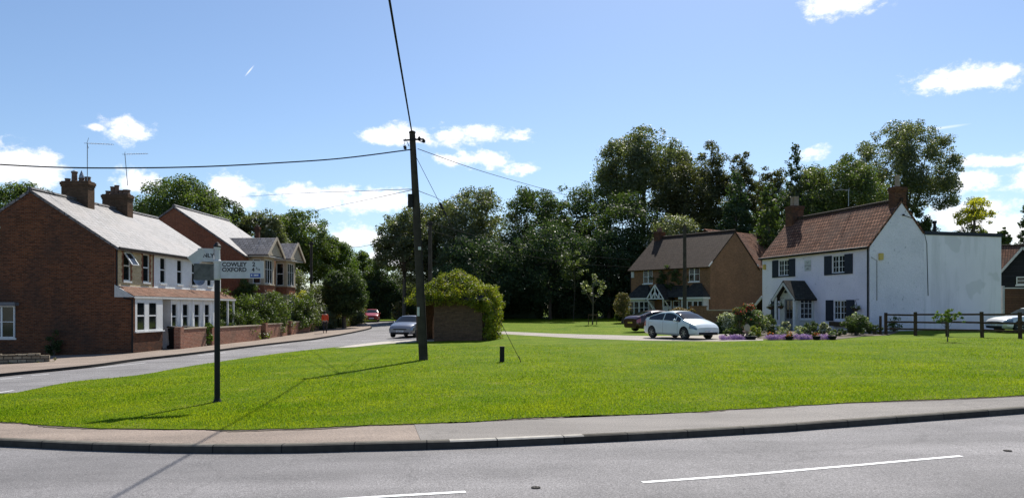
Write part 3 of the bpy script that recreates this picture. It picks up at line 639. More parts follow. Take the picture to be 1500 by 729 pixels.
    chimney(t, 3.9, Dp/2+.02, .62, 1.5, 6.9, 9.28, 'brick_dark', [(0, .58, .14, .2, 0), (0, .2, .15, .55, 1), (0, -.2, .14, .22, 2), (0, -.55, .15, .28, 0)], 'terracotta')
    chimney(t, 7.8, Dp/2+.02, .62, 1.55, 6.9, 9.15, 'brick_dark', [(0, .6, .13, .25, 0), (0, .3, .14, .5, 0), (0, .05, .13, .58, 0), (0, -.22, .14, .28, 0), (0, -.55, .2, .3, 0)], 'terracotta')
    ds = thing('satellite_dish', 'grey satellite dish fixed to the white cottage front above the clay tile canopy', 'satellite dish', tuple(t.matrix_basis @ Vector((8.35, -.05, 3.85))), ROT_ROW)
    d = MB(); d.lathe([(0.01, 0), (.15, .015), (.26, .05), (.33, .10), (.335, .10), (.26, .06), (.15, .027), (.01, .012)], 20); d.build('dish', M['metal'], ds, loc=(0, -.35, .15), rot=(R(70), 0, R(-50)))
    d = MB(); d.tube([(0, .04, -.1), (0, -.1, -.1), (0, -.35, .15)], .02, 6); d.tube([(0, -.35, .0), (-.25, -.65, .12)], .012, 6); d.build('bracket', M['metal'], ds)
def aerial(name, label, base, top, boom, back):
    t = thing(name, label, 'aerial', tuple(base)); b = Vector(base); tp = Vector(top)-b; d = Vector(boom)
    m = MB(); m.tube([(0,0,0), tp], .022, 6); m.build('mast', M['metal'], t)
    m = MB(); m.tube([tp-d*.12, tp+d], .012, 6)
    for k in range(9):
        q = tp+d*(.1+.1*k); m.tube([q-Vector((0,.16,.0)), q+Vector((0,.16,0))], .006, 4); m.tube([q-Vector((0,0,.04)), q+Vector((0,0,.04))], .006, 4)
    m.build('boom', M['metal'], t)
    m = MB(); r = tp-d*.02; m.tube([r, r+Vector((-.02, 0, 0))+Vector((.12, .0, .3))*back], .012, 5); m.tube([r, r+Vector((.10, 0, -.28))*back], .012, 5); m.build('reflector', M['metal'], t)
# ------------------------------------------------------------------ second brick house on the left
def brick_gabled_house():
    t = thing('brick_house', 'red brick house with slate roof and two gabled bays behind the hedge', 'house', (-19.4, 55, -.45), ROT_ROW)
    L, Dp, EV, RG = 9.3, 10.0, 6.1, 9.5; w = MB()
    wall(w, (0, Dp), (0, -1), Dp, -.4, EV); w.poly([(0, Dp, EV), (0, 0, EV), (0, Dp/2, RG)])
    wall(w, (0, 0), (1, 0), L, -.4, EV); wall(w, (L, 0), (0, 1), Dp, -.4, EV); w.poly([(L, 0, EV), (L, Dp, EV), (L, Dp/2, RG)]); wall(w, (L, Dp), (-1, 0), L, -.4, EV)
    w.build('wall', M['brick_red'], t); gable_roof(t, 0, L, 0, Dp, EV, RG, 'slate', ov=.1)
    for cx in (2.2, 7.1):
        b = MB(); hw = 1.05; y0 = -1.15
        for (A, u, LL, hs) in (((cx-hw, y0), (1, 0), 2*hw, [hole(hw, 4.0, 1.5, 1.8), hole(hw, .9, 1.5, 1.9)]), ((cx-hw, -.001), (0, -1), -y0, [hole(.6, 4.0, .6, 1.8), hole(.6, .9, .6, 1.9)]), ((cx+hw, y0), (0, 1), -y0, [])):
            wall(b, A, u, LL, 3.3, 4.0, [], 1); wall(b, A, u, LL, 4.0, EV, [(h[0], h[1], h[2], h[3]) for h in hs if h[2] > 3], 0); wall(b, A, u, LL, -.3, 3.3, [h for h in hs if h[2] < 3], 0)
        b.build('bay', [M['stonetrim'], M['brick_red']], t)
        b = MB(); b.box(cx-hw-.06, cx+hw+.06, y0-.06, -.01, 3.9, 4.0); b.box(cx-hw-.06, cx+hw+.06, y0-.06, -.01, 3.22, 3.3); b.build('bay_sill', M['stonetrim'], t)
        window(t, (cx-hw, y0), (1, 0), hw, 4.0, 1.5, 1.8, 'three', sill=False); window(t, (cx-hw, 0), (0, -1), .6, 4.0, .6, 1.8, 'sash', sill=False)
        window(t, (cx-hw, y0), (1, 0), hw, .9, 1.5, 1.9, 'three', sill=False); window(t, (cx-hw, 0), (0, -1), .6, .9, .6, 1.9, 'sash', sill=False)
        # gablet: ridge runs back into the main roof
        zr, ze, gw_, yf = 7.45, 6.1, 1.75, -1.75; r = MB(); yb = (zr-EV)/((RG-EV)/(Dp/2))+.5; ye = .2
        r.slab([(cx-gw_, yf, ze), (cx, yf, zr), (cx, yb, zr), (cx-gw_, ye, ze)], (-(zr-ze), 0, gw_), .09); r.slab([(cx+gw_, ye, ze), (cx, yb, zr), (cx, yf, zr), (cx+gw_, yf, ze)], ((zr-ze), 0, gw_), .09)
        rr = r.build('gablet_roof', M['slate'], t)
        r = MB(); r.poly([(cx-gw_+.15, yf+.15, ze-.02), (cx+gw_-.15, yf+.15, ze-.02), (cx, yf+.15, zr-.16)]); r.build('gablet_face', M['stonetrim'], t)
        r = MB(); r.beam((cx-gw_-.03, yf, ze-.08), (cx, yf, zr-.04), .06, .2); r.beam((cx+gw_+.03, yf, ze-.08), (cx, yf, zr-.04), .06, .2); r.build('bargeboard', M['stonetrim'], t)
        r = MB(); r.box(cx-gw_+.1, cx+gw_-.1, yf+.12, -.02, ze-.14, ze-.08); r.build('soffit', M['offwhite'], t)
    b = MB(); b.box(4.5, 4.85, -.7, -.02, -.3, 5.9); b.build('brick_pier', M['brick_brown'], t)
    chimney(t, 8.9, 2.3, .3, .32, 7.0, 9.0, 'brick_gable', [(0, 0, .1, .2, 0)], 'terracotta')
# ------------------------------------------------------------------ the white cottage on the right
def cottage():
    u = Vector((.26, -.965)); u.normalize(); rz = math.atan2(u.y, u.x)
    t = thing('white_cottage', 'white rendered cottage with red clay tile roof, dark shutters and small gabled porch', 'cottage', (18.6, 56.8, .30), rz)
    L, Dp, EV, RG, EW, EZ = 11.2, 4.6, 5.28, 7.98, 5.3, 5.95; w = MB()
    fw = [(2.63, 3.74), (8.4, 3.68), (8.56, .72)]
    wall(w, (0, 0), (1, 0), L, -.4, EV, [hole(s, z, 1.2, 1.12 if z > 1 else 1.22) for s, z in fw])
    wall(w, (L, 0), (0, 1), Dp, -.4, EV); w.poly([(L, 0, EV), (L, Dp, EV), (L, Dp/2, RG)]); wall(w, (0, Dp), (0, -1), Dp, -.4, EV); w.poly([(0, Dp, EV), (0, 0, EV), (0, Dp/2, RG)]); wall(w, (L, Dp), (-1, 0), L, -.4, EV)
    w.build('wall', M['render_old'], t)
    w = MB(); wall(w, (L+.003, 3.95), (0, 1), EW+.65, -.4, EZ); wall(w, (L-.005, Dp+EW), (-1, 0), 8.0, -.4, EZ); wall(w, (L-8, Dp+EW), (0, -1), EW, -.4, EZ); w.quad((L-8, Dp, EZ-.02), (L-.01, Dp, EZ-.02), (L-.01, Dp+EW-.01, EZ-.02), (L-8, Dp+EW-.01, EZ-.02))
    w.build('extension_wall', M['render_new'], t)
    w = MB(); w.box(L-8.05, L+.05, 3.98, Dp+EW+.05, EZ, EZ+.22); w.build('flat_roof', M['darkblue'], t)
    w = MB(); w.tube([(L-1.5, Dp+1.6, EZ+.1), (L-1.5, Dp+1.6, EZ+.95)], .09, 10); w.tube([(L-1.5, Dp+1.6, EZ+.93), (L-1.5, Dp+1.6, EZ+1.08)], .13, 10); w.build('flue', M['black'], t)
    gable_roof(t, 0, L, 0, Dp, EV, RG, 'tile_red', ov=.04, oe=.22, oeb=-.62)
    for i, (s, z) in enumerate(fw):
        h = 1.12 if z > 1 else 1.22
        window(t, (0, 0), (1, 0), s, z, 1.2, h, 'cas', sill=(i < 2), sillmat='darkblue')
        for sg in (-1, 1):
            m = MB(); x0 = s+sg*.62; x1 = x0+sg*.72; x0, x1 = min(x0, x1), max(x0, x1); m.box(x0, x1, -.05, -.012, z-.1, z+h+.02)
            for k in range(14): zz = z+(h-.0)*k/14; m.box(x0+.06, x1-.06, -.062, -.05, zz, zz+.045)
            m.build('shutter', M['darkblue'], t)
    m = MB(); m.box(1.15, 1.95, -.05, -.012, .62, 2.0); m.build('shutter', M['darkblue'], t)
    m = MB(); m.box(7.9, 9.25, -.32, -.01, .30, .58); m.build('window_box', M['fencewood'], t)
    # plaque
    pl = MB(); pl.box(-.34, .34, -.03, -.012, 0, .72); pq = pl.build('name_plaque', M['signwhite'], t, loc=(5.35, 0, 3.95))
    for k, s_ in enumerate(('IVY', 'COTTAGE', '1825')): text(s_, 'plaque_lettering', .15, M['ink'], pq, (0, -.034, .50-k*.2), (R(90), 0, 0), align='CENTER')
    for (x, z) in ((.35, 4.3),): m = MB(); m.box(x-.13, x+.13, -.12, -.005, z, z+.36); m.box(x-.08, x+.08, -.135, -.12, z+.1, z+.26); m.build('alarm_box', M['yellow'], t)
    m = MB(); m.box(L+.005, L+.12, .62, .9, 4.35, 4.75); m.build('alarm_box', M['yellow'], t)
    pipe(t, [(L-.08, -.07, -.1), (L-.08, -.07, 5.0), (L-.08, -.2, 5.12)], .05)
    g = MB(); g.tube([(-.1, -.26, 5.08), (L+.1, -.26, 5.08)], .07, 8); g.build('gutter', M['black'], t)
    cb = MB(); cb.tube([(L+.02, Dp/2+.1, 7.1), (L+.02, 3.2, 6.9), (L+.02, 3.9, 6.3), (L+.02, 4.15, 5.4), (L+.02, 4.25, 2.2)], .018, 5); cb.tube([(L+.02, .1, 4.5), (L+.02, .5, 4.3), (L+.02, .5, 1.9)], .014, 5); cb.lathe([(.01,0),(.07,.02),(.07,.1),(.01,.12)], 8, 0, Matrix.Translation((L+.05, Dp/2+.1, 7.05))); cb.build('cable', M['wire'], t)
    # porch
    cx, yo, z_e, z_r, hw = 5.0, -1.25, 2.18, 3.25, 1.0; p = MB()
    wall(p, (cx-hw, yo), (1, 0), 2*hw, -.3, z_e, [(.52, 1.5, -.3, 2.05)]); wall(p, (cx+hw, yo), (0, 1), -yo, -.3, z_e, [hole(.66, .72, .95, 1.4)]); wall(p, (cx-hw, 0), (0, -1), -yo, -.3, z_e)
    p.poly([(cx-hw, yo, z_e), (cx+hw, yo, z_e), (cx, yo, z_r-.05)]); p.build('porch', M['offwhite'], t)
    d = MB(); d.box(-.48, .48, 0, .05, -.1, .75); 
    for a, b in ((-.48, -.36), (.36, .48)): d.box(a, b, 0, .05, .75, 2.05)
    d.box(-.36, .36, 0, .05, 1.95, 2.05); d.box(-.02, .02, .005, .045, .75, 1.95); [d.box(-.36, .36, .008, .042, z, z+.03) for z in (1.15, 1.55)]
    dd = d.build('door', M['lead'], t, loc=(cx+.01, yo+.05, 0)); g = MB(); g.box(-.36, .36, .03, .036, .75, 1.95); g.build('pane', M['glass'], dd); h = MB(); h.box(.38, .42, -.06, 0, .7, .85); h.build('handle', M['metal'], dd)
    window(t, (cx+hw, yo), (0, 1), .66, .72, .95, 1.4, 'grid', depth=.05)
    r = MB(); gw_ = 1.35; ze = 2.12; yf = yo-.45; zz = z_r+.06
    r.slab([(cx-gw_, yf, ze-.1), (cx, yf, zz), (cx, -.02, zz), (cx-gw_, -.02, ze-.1)], (-(zz-ze), 0, gw_), .1); r.slab([(cx+gw_, -.02, ze-.1), (cx, -.02, zz), (cx, yf, zz), (cx+gw_, yf, ze-.1)], ((zz-ze), 0, gw_), .1); r.build('porch_roof', M['tile_dark'], t)
    for sg in (-1, 1):
        r = MB(); r.beam((cx+sg*(gw_-.1), yf+.02, ze-.17), (cx, yf+.02, zz-.2), .05, .16); r.build('bargeboard', M['offwhite'], t)
        r = MB(); r.box(cx+sg*1.02-.06, cx+sg*1.02+.06, yf+.08, yf+.20, -.3, 2.2); r.build('porch_post', M['white'], t)
    m = MB(); m.lathe([(.02, 0), (.09, .02), (.10, .05), (.07, .16), (.02, .2)], 10, 0, Matrix.Translation((cx, yf+.2, 2.45))); m.build('porch_lantern', M['black'], t)
    m = MB(); m.box(3.3, 3.55, -.2, -.01, .55, 1.0); m.build('letter_box', M['fencewood'], t)
    # lean-to roof at the far end
    r = MB(); r.slab([(-2.0, 0, .9), (-.02, 0, 2.3), (-.02, 3, 2.3), (-2.0, 3, .9)], (-1.4, 0, 2), .1); r.build('lean_to_roof', M['slate_brown'], t)
    r = MB(); r.beam((-2.05, -.03, .85), (-.02, -.03, 2.28), .06, .2); r.build('bargeboard', M['offwhite'], t); r = MB(); r.box(-1.9, -.03, .1, 2.9, -.3, .85); r.build('lean_to_wall', M['brick_brown'], t)
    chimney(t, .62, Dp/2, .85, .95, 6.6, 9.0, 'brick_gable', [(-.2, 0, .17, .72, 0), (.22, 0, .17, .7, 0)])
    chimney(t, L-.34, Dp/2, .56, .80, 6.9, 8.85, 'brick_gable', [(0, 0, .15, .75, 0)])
    # hanging baskets
    inv = t.matrix_basis
    for k, (x, y, z, lab) in enumerate(((cx-1.55, yf+.1, 1.55, 'flower basket hanging left of the cottage porch'), (cx-.1, yf-.1, 1.6, 'flower basket hanging in front of the cottage porch door'), (10.35, -.3, 1.45, 'flower basket hanging beside the right hand ground floor shutter'))):
        b = thing('hanging_basket', lab, 'hanging basket', tuple(inv @ Vector((x, y, z))), rz, 'hanging baskets on the white cottage')
        m = MB(); m.lathe([(.03, -.22), (.13, -.18), (.2, -.08), (.23, 0), (.2, 0)], 12); m.build('basket', M['fencewood'], b)
        m = MB(); [m.tube([(.2*math.cos(a), .2*math.sin(a), 0), (0, 0, .45)], .008, 4) for a in (0, 2.1, 4.2)]; m.tube([(0, 0, .45), (0, 0, .52), (0, .25, .52)], .012, 5); m.build('bracket', M['black'], b)
        C, Q = clumps((0, 0, .04), (.3, .3, .22), 12, (.35, .5), -.9); leaves('flowers', C, Q, 260, .07, [M['leaf'], M['blossom']], b, mi_p=.25)
    return t
def text(s, name, size, mat, parent, loc, rot, align='LEFT', ext=.001, bold=0.0, xs=1.0):
    c = bpy.data.curves.new(name, 'FONT'); c.body = s; c.size = size; c.align_x = align; c.extrude = ext; c.offset = bold; c.resolution_u = 3; c.materials.append(mat)
    tmp = bpy.data.objects.new(name, c); COL.objects.link(tmp); dg = bpy.context.evaluated_depsgraph_get(); me = bpy.data.meshes.new_from_object(tmp.evaluated_get(dg)); me.name = name
    bpy.data.objects.remove(tmp); o = bpy.data.objects.new(name, me); COL.objects.link(o); o.location = loc; o.rotation_euler = rot; o.scale = (xs, 1, 1); o.parent = parent; return o
# ------------------------------------------------------------------ brown brick house in the middle
def brick_cottage():
    u = Vector((.64, -.77)); u.normalize(); rz = math.atan2(u.y, u.x)
    t = thing('brick_cottage', 'brown brick house with dark bay windows and a white timber gabled porch', 'house', (11.3, 73, .45), rz)
    L, Dp, EV, RG = 9.1, 7.3, 5.1, 8.15; w = MB(); up = [(2.15, 3.6), (7.4, 3.65)]
    wall(w, (0, 0), (1, 0), L, -.4, EV, [hole(s, z, 1.15, 1.3) for s, z in up]); wall(w, (L, 0), (0, 1), Dp, -.4, EV); w.poly([(L, 0, EV), (L, Dp, EV), (L, Dp/2, RG)])
    wall(w, (0, Dp), (0, -1), Dp, -.4, EV); w.poly([(0, Dp, EV), (0, 0, EV), (0, Dp/2, RG)]); wall(w, (L, Dp), (-1, 0), L, -.4, EV)
    for k in range(24): w.box(.1+k*.38, .24+k*.38, -.07, -.001, EV-.3, EV-.2)
    w.build('wall', M['brick_brown'], t); gable_roof(t, 0, L, 0, Dp, EV, RG, 'slate_brown', ov=.05, oe=.35)
    for y in (-.3, Dp+.3): v = MB(); v.beam((L+.07, y, EV-.2), (L+.07, y+(.5 if y < 0 else -.5), EV+.22), .04, .12); v.build('verge_end', M['offwhite'], t)
    for s, z in up: window(t, (0, 0), (1, 0), s, z, 1.15, 1.3, 'two')
    m = MB(); m.box(.2, .5, -.12, -.005, 4.2, 4.75); m.build('alarm_box', M['signwhite'], t)
    for (a, b) in ((.45, 2.95), (6.6, 8.95)):
        y0 = -.8; c = MB(); wall(c, (a, y0), (1, 0), b-a, -.3, 2.1, [(.12, b-a-.12, .75, 1.95)]); wall(c, (b, y0), (0, 1), -y0, -.3, 2.1); wall(c, (a, 0), (0, -1), -y0, -.3, 2.1); c.build('bay', M['offwhite'], t)
        window(t, (a, y0), (1, 0), (b-a)*.28, .75, (b-a)*.48, 1.2, 'two', depth=.03, sill=False); window(t, (a, y0), (1, 0), (b-a)*.76, .75, (b-a)*.44, 1.2, 'two', depth=.03, sill=False)
        f = MB(); f.box(a-.15, b+.15, y0-.2, -.01, 2.1, 2.26); f.build('bay_fascia', M['white'], t)
        r = MB(); zt = 3.5; A = (a-.2, y0-.24, 2.27); B = (b+.2, y0-.24, 2.27); C = (b-.75, -.01, zt); D = (a+.75, -.01, zt); E = (a-.2, -.01, 2.27); H = (b+.2, -.01, 2.27)
        r.add([A, B, C, D, E, H], [(0,1,2,3), (0,3,4), (1,5,2), (0,4,5,1), (4,3,2,5)]); r.build('bay_roof', M['tile_dark'], t)
    r = MB(); r.slab([(2.7, -.95, 2.28), (6.9, -.95, 2.28), (6.9, -.015, 3.35), (2.7, -.015, 3.35)], (0, -1.07, .94), .07); r.build('porch_pent_roof', M['tile_dark'], t)
    d = MB(); d.box(-.45, .45, 0, .05, -.2, 2.05); [d.box(x0, x0+.3, -.015, 0, z0, z0+.55) for x0 in (-.36, .06) for z0 in (.2, .9)]; dd = d.build('door', M['white'], t, loc=(4.5, -.06, 0)); g = MB(); g.box(-.36, .36, -.02, -.016, 1.5, 1.95); g.build('pane', M['glass'], dd); h = MB(); h.box(.34, .38, -.07, -.015, 1.0, 1.1); h.build('handle', M['metal'], dd)
    window(t, (0, -.09), (1, 0), 5.5, .8, .7, 1.2, 'sash', depth=.03)
    cx, yf = 4.25, -1.5; p = MB()
    for a, b in (((cx-1.0, 2.1), (cx, 3.4)), ((cx+1.0, 2.1), (cx, 3.4)), ((cx-.9, 2.15), (cx+.9, 2.15)), ((cx, 2.15), (cx, 3.25)), ((cx-.45, 2.15), (cx, 2.75)), ((cx+.45, 2.15), (cx, 2.75)), ((cx-.45, 2.2), (cx-.5, 2.75)), ((cx+.45, 2.2), (cx+.5, 2.75))):
        p.beam((a[0], yf, a[1]), (b[0], yf, b[1]), .09, .10)
    for sg in (-1, 1):
        p.tube([(cx+sg*.95, yf+.05, 2.1), (cx+sg*.9, yf+.5, 1.75), (cx+sg*.85, yf+1.0, 1.2), (cx+sg*.85, -.15, .5)], .06, 6); p.tube([(cx+sg*.9, yf, 2.05), (cx+sg*.6, yf+.4, 1.3), (cx+sg*.5, yf+.6, .5)], .05, 6)
    p.build('porch_truss', M['white'], t)
    r = MB(); r.slab([(cx-1.15, yf-.02, 2.05), (cx, yf-.02, 3.5), (cx, -.05, 3.5), (cx-1.15, -.05, 2.05)], (-1.45, 0, 1.15), .06); r.slab([(cx+1.15, -.05, 2.05), (cx, -.05, 3.5), (cx, yf-.02, 3.5), (cx+1.15, yf-.02, 2.05)], (1.45, 0, 1.15), .06); r.build('porch_roof', M['tile_dark'], t)
    chimney(t, .55, Dp/2, .6, .9, 6.8, 8.75, 'brick_gable', [(0, -.2, .13, .4, 0), (0, .2, .13, .45, 0)], 'terracotta')
    pipe(t, [(.06, -.06, -.1), (.06, -.06, 4.9)], .045)
    # rear wing
    w = MB(); wall(w, (L-.01, Dp), (0, 1), 7, -.4, EV+.1); wall(w, (2.1, Dp+7), (0, -1), 7, -.4, EV+.1); wall(w, (L-.01, Dp+7), (-1, 0), 7, -.4, EV+.1); w.poly([(L-.01, Dp+7, EV+.1), (2.1, Dp+7, EV+.1), (5.6, Dp+7, 8.7)]); w.build('wing_wall', M['brick_brown'], t)
    r = MB(); zr, ze = 8.7, EV; xm = 5.6
    r.slab([(xm, 3.9, zr), (xm, Dp+7.1, zr), (2.0, Dp+7.1, ze), (2.0, Dp-.4, ze)], (-3.6, 0, 3.6), .1); r.slab([(L+.25, Dp-.1, ze-.1), (L+.25, Dp+7.1, ze-.1), (xm, Dp+7.1, zr), (xm, 3.9, zr)], (3.6, 0, 3.8), .1); r.build('wing_roof', M['tile_red'], t)
    a = Vector(t.matrix_basis @ Vector((4.6, -.45, 1.9))); cpt = thing('climbing_plant', 'dark climbing plant trained up the front of the brown brick house', 'climbing plant', (a.x, a.y, .5), rz)
    C = []; Q = []
    for k in range(46): x = rng.normal(0, 1.05); z = rng.uniform(2.8, 5.0-.35*abs(x)); C.append((x, rng.uniform(.15, .3), z)); Q.append(rng.uniform(.16, .3))
    leaves('foliage', C, Q, 2600, .13, [M['leaf_dark']], cpt); m = MB(); m.tube([(0, .35, -.4), (.1, .38, 2), (-.1, .38, 4)], [.05, .04, .02], 6); m.build('stem', M['bark'], cpt)
# ------------------------------------------------------------------ ivy covered shelter
def shelter():
    rz = R(-9); o = G(706, 499); t = thing('brick_shelter', 'small brick bus shelter under a mound of ivy on the green', 'bus shelter', (o.x, o.y, o.z-.02), rz)
    W, Dp, H = 3.6, 3.2, 2.2; w = MB()   # local: front y=0, x from -W to 0
    w.box(-W+.98, 0, 0, .22, -.1, H, 0); w.box(-W, -W+.32, .0, .22, -.1, H, 0); w.box(-W+.32, -W+.98, 0.003, .217, 2.0, H, 0)
    w.box(-.22, -.003, .22, Dp, -.1, H-.002, 0); w.box(-W+.003, -W+.22, .22, Dp, -.1, H-.002, 0); w.box(-.42, .012, -.012, .2, -.1, H-.01, 0)
    w.box(-W+.3, -2.3, Dp-.22, Dp, -.1, H-.004, 0)
    w.build('wall', M['brick_dark'], t); f = MB(); f.box(-W+.23, -.23, .23, Dp-.03, -.05, .03); f.build('floor', M['concrete'], t)
    r = MB(); e = .35; ap = [(-W/2-.35, Dp/2, 3.75), (-W/2+.35, Dp/2, 3.75)]; c = [(-W-e, -e, H-.05), (e, -e, H-.05), (e, Dp+e, H-.05), (-W-e, Dp+e, H-.05)]
    r.add(c+ap, [(0,1,5,4), (1,2,5), (2,3,4,5), (3,0,4), (0,3,2,1)]); r.build('roof', M['tile_dark'], t)
    b = MB(); b.box(-1.9, -.4, 1.2, 1.6, .42, .47); b.box(-1.8, -1.7, 1.25, 1.55, 0, .42); b.box(-.6, -.5, 1.25, 1.55, 0, .42); b.build('bench', M['fencewood'], t)
    iv = thing('ivy', 'dense yellow green ivy growing over the roof and side of the brick shelter', 'ivy', (o.x, o.y, o.z), rz); C = []; Q = []
    cc = Vector((-W/2, Dp/2)); 
    for k in range(520):
        a = rng.uniform(0, 2*PI); f = rng.random()**.5; x = cc.x+math.cos(a)*f*(W/2+.55)*1.05; y = cc.y+math.sin(a)*f*(Dp/2+.5)*1.05
        x = max(-W-.5, min(.55, x)); m = max(abs(x-cc.x)/(W/2+.45), abs(y-cc.y)/(Dp/2+.45)); z = H+.05+(1-min(1, m))**.95*1.55+rng.uniform(-.05, .14)+.06*math.sin(x*3)*math.cos(y*2.5); q = rng.uniform(.16, .30)
        C.append((x, y, z)); Q.append(q)
    for k in range(90): x = rng.uniform(-W-.5, .5); C.append((x, -.38+rng.uniform(-.05, .1), H-.02-rng.random()**2*.3)); Q.append(rng.uniform(.12, .22))
    for k in range(260): y = rng.uniform(-.02, Dp+.2); C.append((.22+rng.uniform(-.08, .28)*(1 if y > .4 else .4), y, rng.uniform(.1, H+.3))); Q.append(rng.uniform(.14, .30))
    for k in range(60): C.append((rng.uniform(-.35, .25), -.05, rng.uniform(1.6, H))); Q.append(rng.uniform(.1, .2))
    for k in range(50): a = rng.uniform(0, 6.28); C.append((rng.uniform(.0, .55), rng.uniform(.2, 2.6), rng.uniform(2.2, 2.9))); Q.append(rng.uniform(.18, .3))
    leaves('foliage', C, Q, 34000, .10, [M['leaf_ivy'], M['leaf_brown']], iv, mi_p=.05, shell=.5)
    s = MB(); 
    for k in range(14): y = .3+k*.2; s.tube([(.05, y, -.05), (.06, y+.1, 1.0), (.03, y-.1, 2.2)], [.03, .025, .015], 5)
    s.build('stems', M['bark'], iv)
# ------------------------------------------------------------------ garage and neighbours at the right
def right_buildings():
    t = thing('garage', 'black boarded garage with pale bargeboards and brown tile roof beside the white extension', 'garage', (37.0, 58, .3), R(-32)); w = MB()
    W, Dp, EV, RG = 2.9, 6.5, 4.1, 6.0
    wall(w, (0, 0), (1, 0), W, -.4, EV); w.poly([(0, 0, EV), (W, 0, EV), (W/2, 0, RG)]); wall(w, (W, 0), (0, 1), Dp, -.4, EV); wall(w, (0, Dp), (0, -1), Dp, -.4, EV); wall(w, (W, Dp), (-1, 0), W, -.4, EV); w.poly([(W, Dp, EV), (0, Dp, EV), (W/2, Dp, RG)]); w.build('wall', M['boardsblack'], t)
    r = MB(); r.slab([(-.2, -.3, EV-.2), (W/2, -.3, RG+.05), (W/2, Dp+.2, RG+.05), (-.2, Dp+.2, EV-.2)], (-2, 0, 1.6), .1); r.slab([(W+.2, Dp+.2, EV-.2), (W/2, Dp+.2, RG+.05), (W/2, -.3, RG+.05), (W+.2, -.3, EV-.2)], (2, 0, 1.6), .1); r.build('roof', M['slate_brown'], t)
    for sg, x in ((1, -.2), (-1, W+.2)): r = MB(); r.beam((x, -.33, EV-.27), (W/2, -.33, RG-.04), .05, .16); r.build('bargeboard', M['offwhite'], t)
    window(t, (0, 0), (1, 0), W/2+.4, 3.2, 1.6, .6, 'two', depth=-.03)
    t = thing('tiled_house', 'house with red brown tiled roof beyond the garage at the right edge', 'house', (48, 80, .6), R(-8)); w = MB(); W, Dp, EV, RG = 12, 8, 4.6, 7.9
    for A, u, LL in (((0, 0), (1, 0), W), ((W, 0), (0, 1), Dp), ((W, Dp), (-1, 0), W), ((0, Dp), (0, -1), Dp)): wall(w, A, u, LL, -.5, EV)
    w.poly([(0, Dp, EV), (0, 0, EV), (0, Dp/2, RG)]); w.poly([(W, 0, EV), (W, Dp, EV), (W, Dp/2, RG)]); w.build('wall', M['brick_brown'], t); gable_roof(t, 0, W, 0, Dp, EV, RG, 'tile_red')
    a = P(1471, 490, 50); t = thing('board_fence', 'tall brown boarded fence between the white extension and the frame edge', 'fence', (a.x, a.y, .3)); m = MB()
    for k in range(9): m.box(.02+k*.5, .50+k*.5, 0, .03, -.2, 2.72)
    m.box(0, 4.6, -.03, 0, .3, .4); m.box(0, 4.6, -.03, 0, 2.2, 2.3); m.build('board_panel', M['boards'], t); m = MB(); m.box(0, 4.6, -.04, .06, 2.72, 2.79); m.build('capping', M['offwhite'], t); m = MB(); m.box(-.14, 0.0, -.05, .08, -.2, 2.9); m.build('post', M['metal'], t)
# ------------------------------------------------------------------ post and rail fence
def rail_fence():
    a = Vector((20.15, 41.2)); d = Vector((.41, -.912)).normalized(); t = thing('timber_fence', 'brown timber post and rail fence in front of the white gable wall', 'fence', (a.x, a.y, T(a.x, a.y))); z0 = t.location.z; n = 7; sp = 1.78
    for k in range(n):
        p = d*k*sp; m = MB(); z = T(a.x+p.x, a.y+p.y)-z0; m.box(-.06, .06, -.06, .06, -.2, 1.20+(.03 if k % 2 else 0)); m.build('post', M['fencewood'], t, loc=(p.x, p.y, z), rot=(0, R(random.uniform(-1.5, 1.5)), math.atan2(d.y, d.x)))
        if k < n-1:
            for h in (.35, .72, 1.1): m = MB(); o_ = Vector((d.y, -d.x))*.0; m.beam((p.x, p.y, z+h+random.uniform(-.02, .02)), ((p+d*sp).x, (p+d*sp).y, z+h+random.uniform(-.02, .02)), .04, .09); m.build('rail', M['fencewood'], t)
    m = MB(); q = d*-.35; m.box(q.x-.05, q.x+.05, q.y-.05, q.y+.05, -.1, 1.02); m.build('post', M['fencewood'], t)
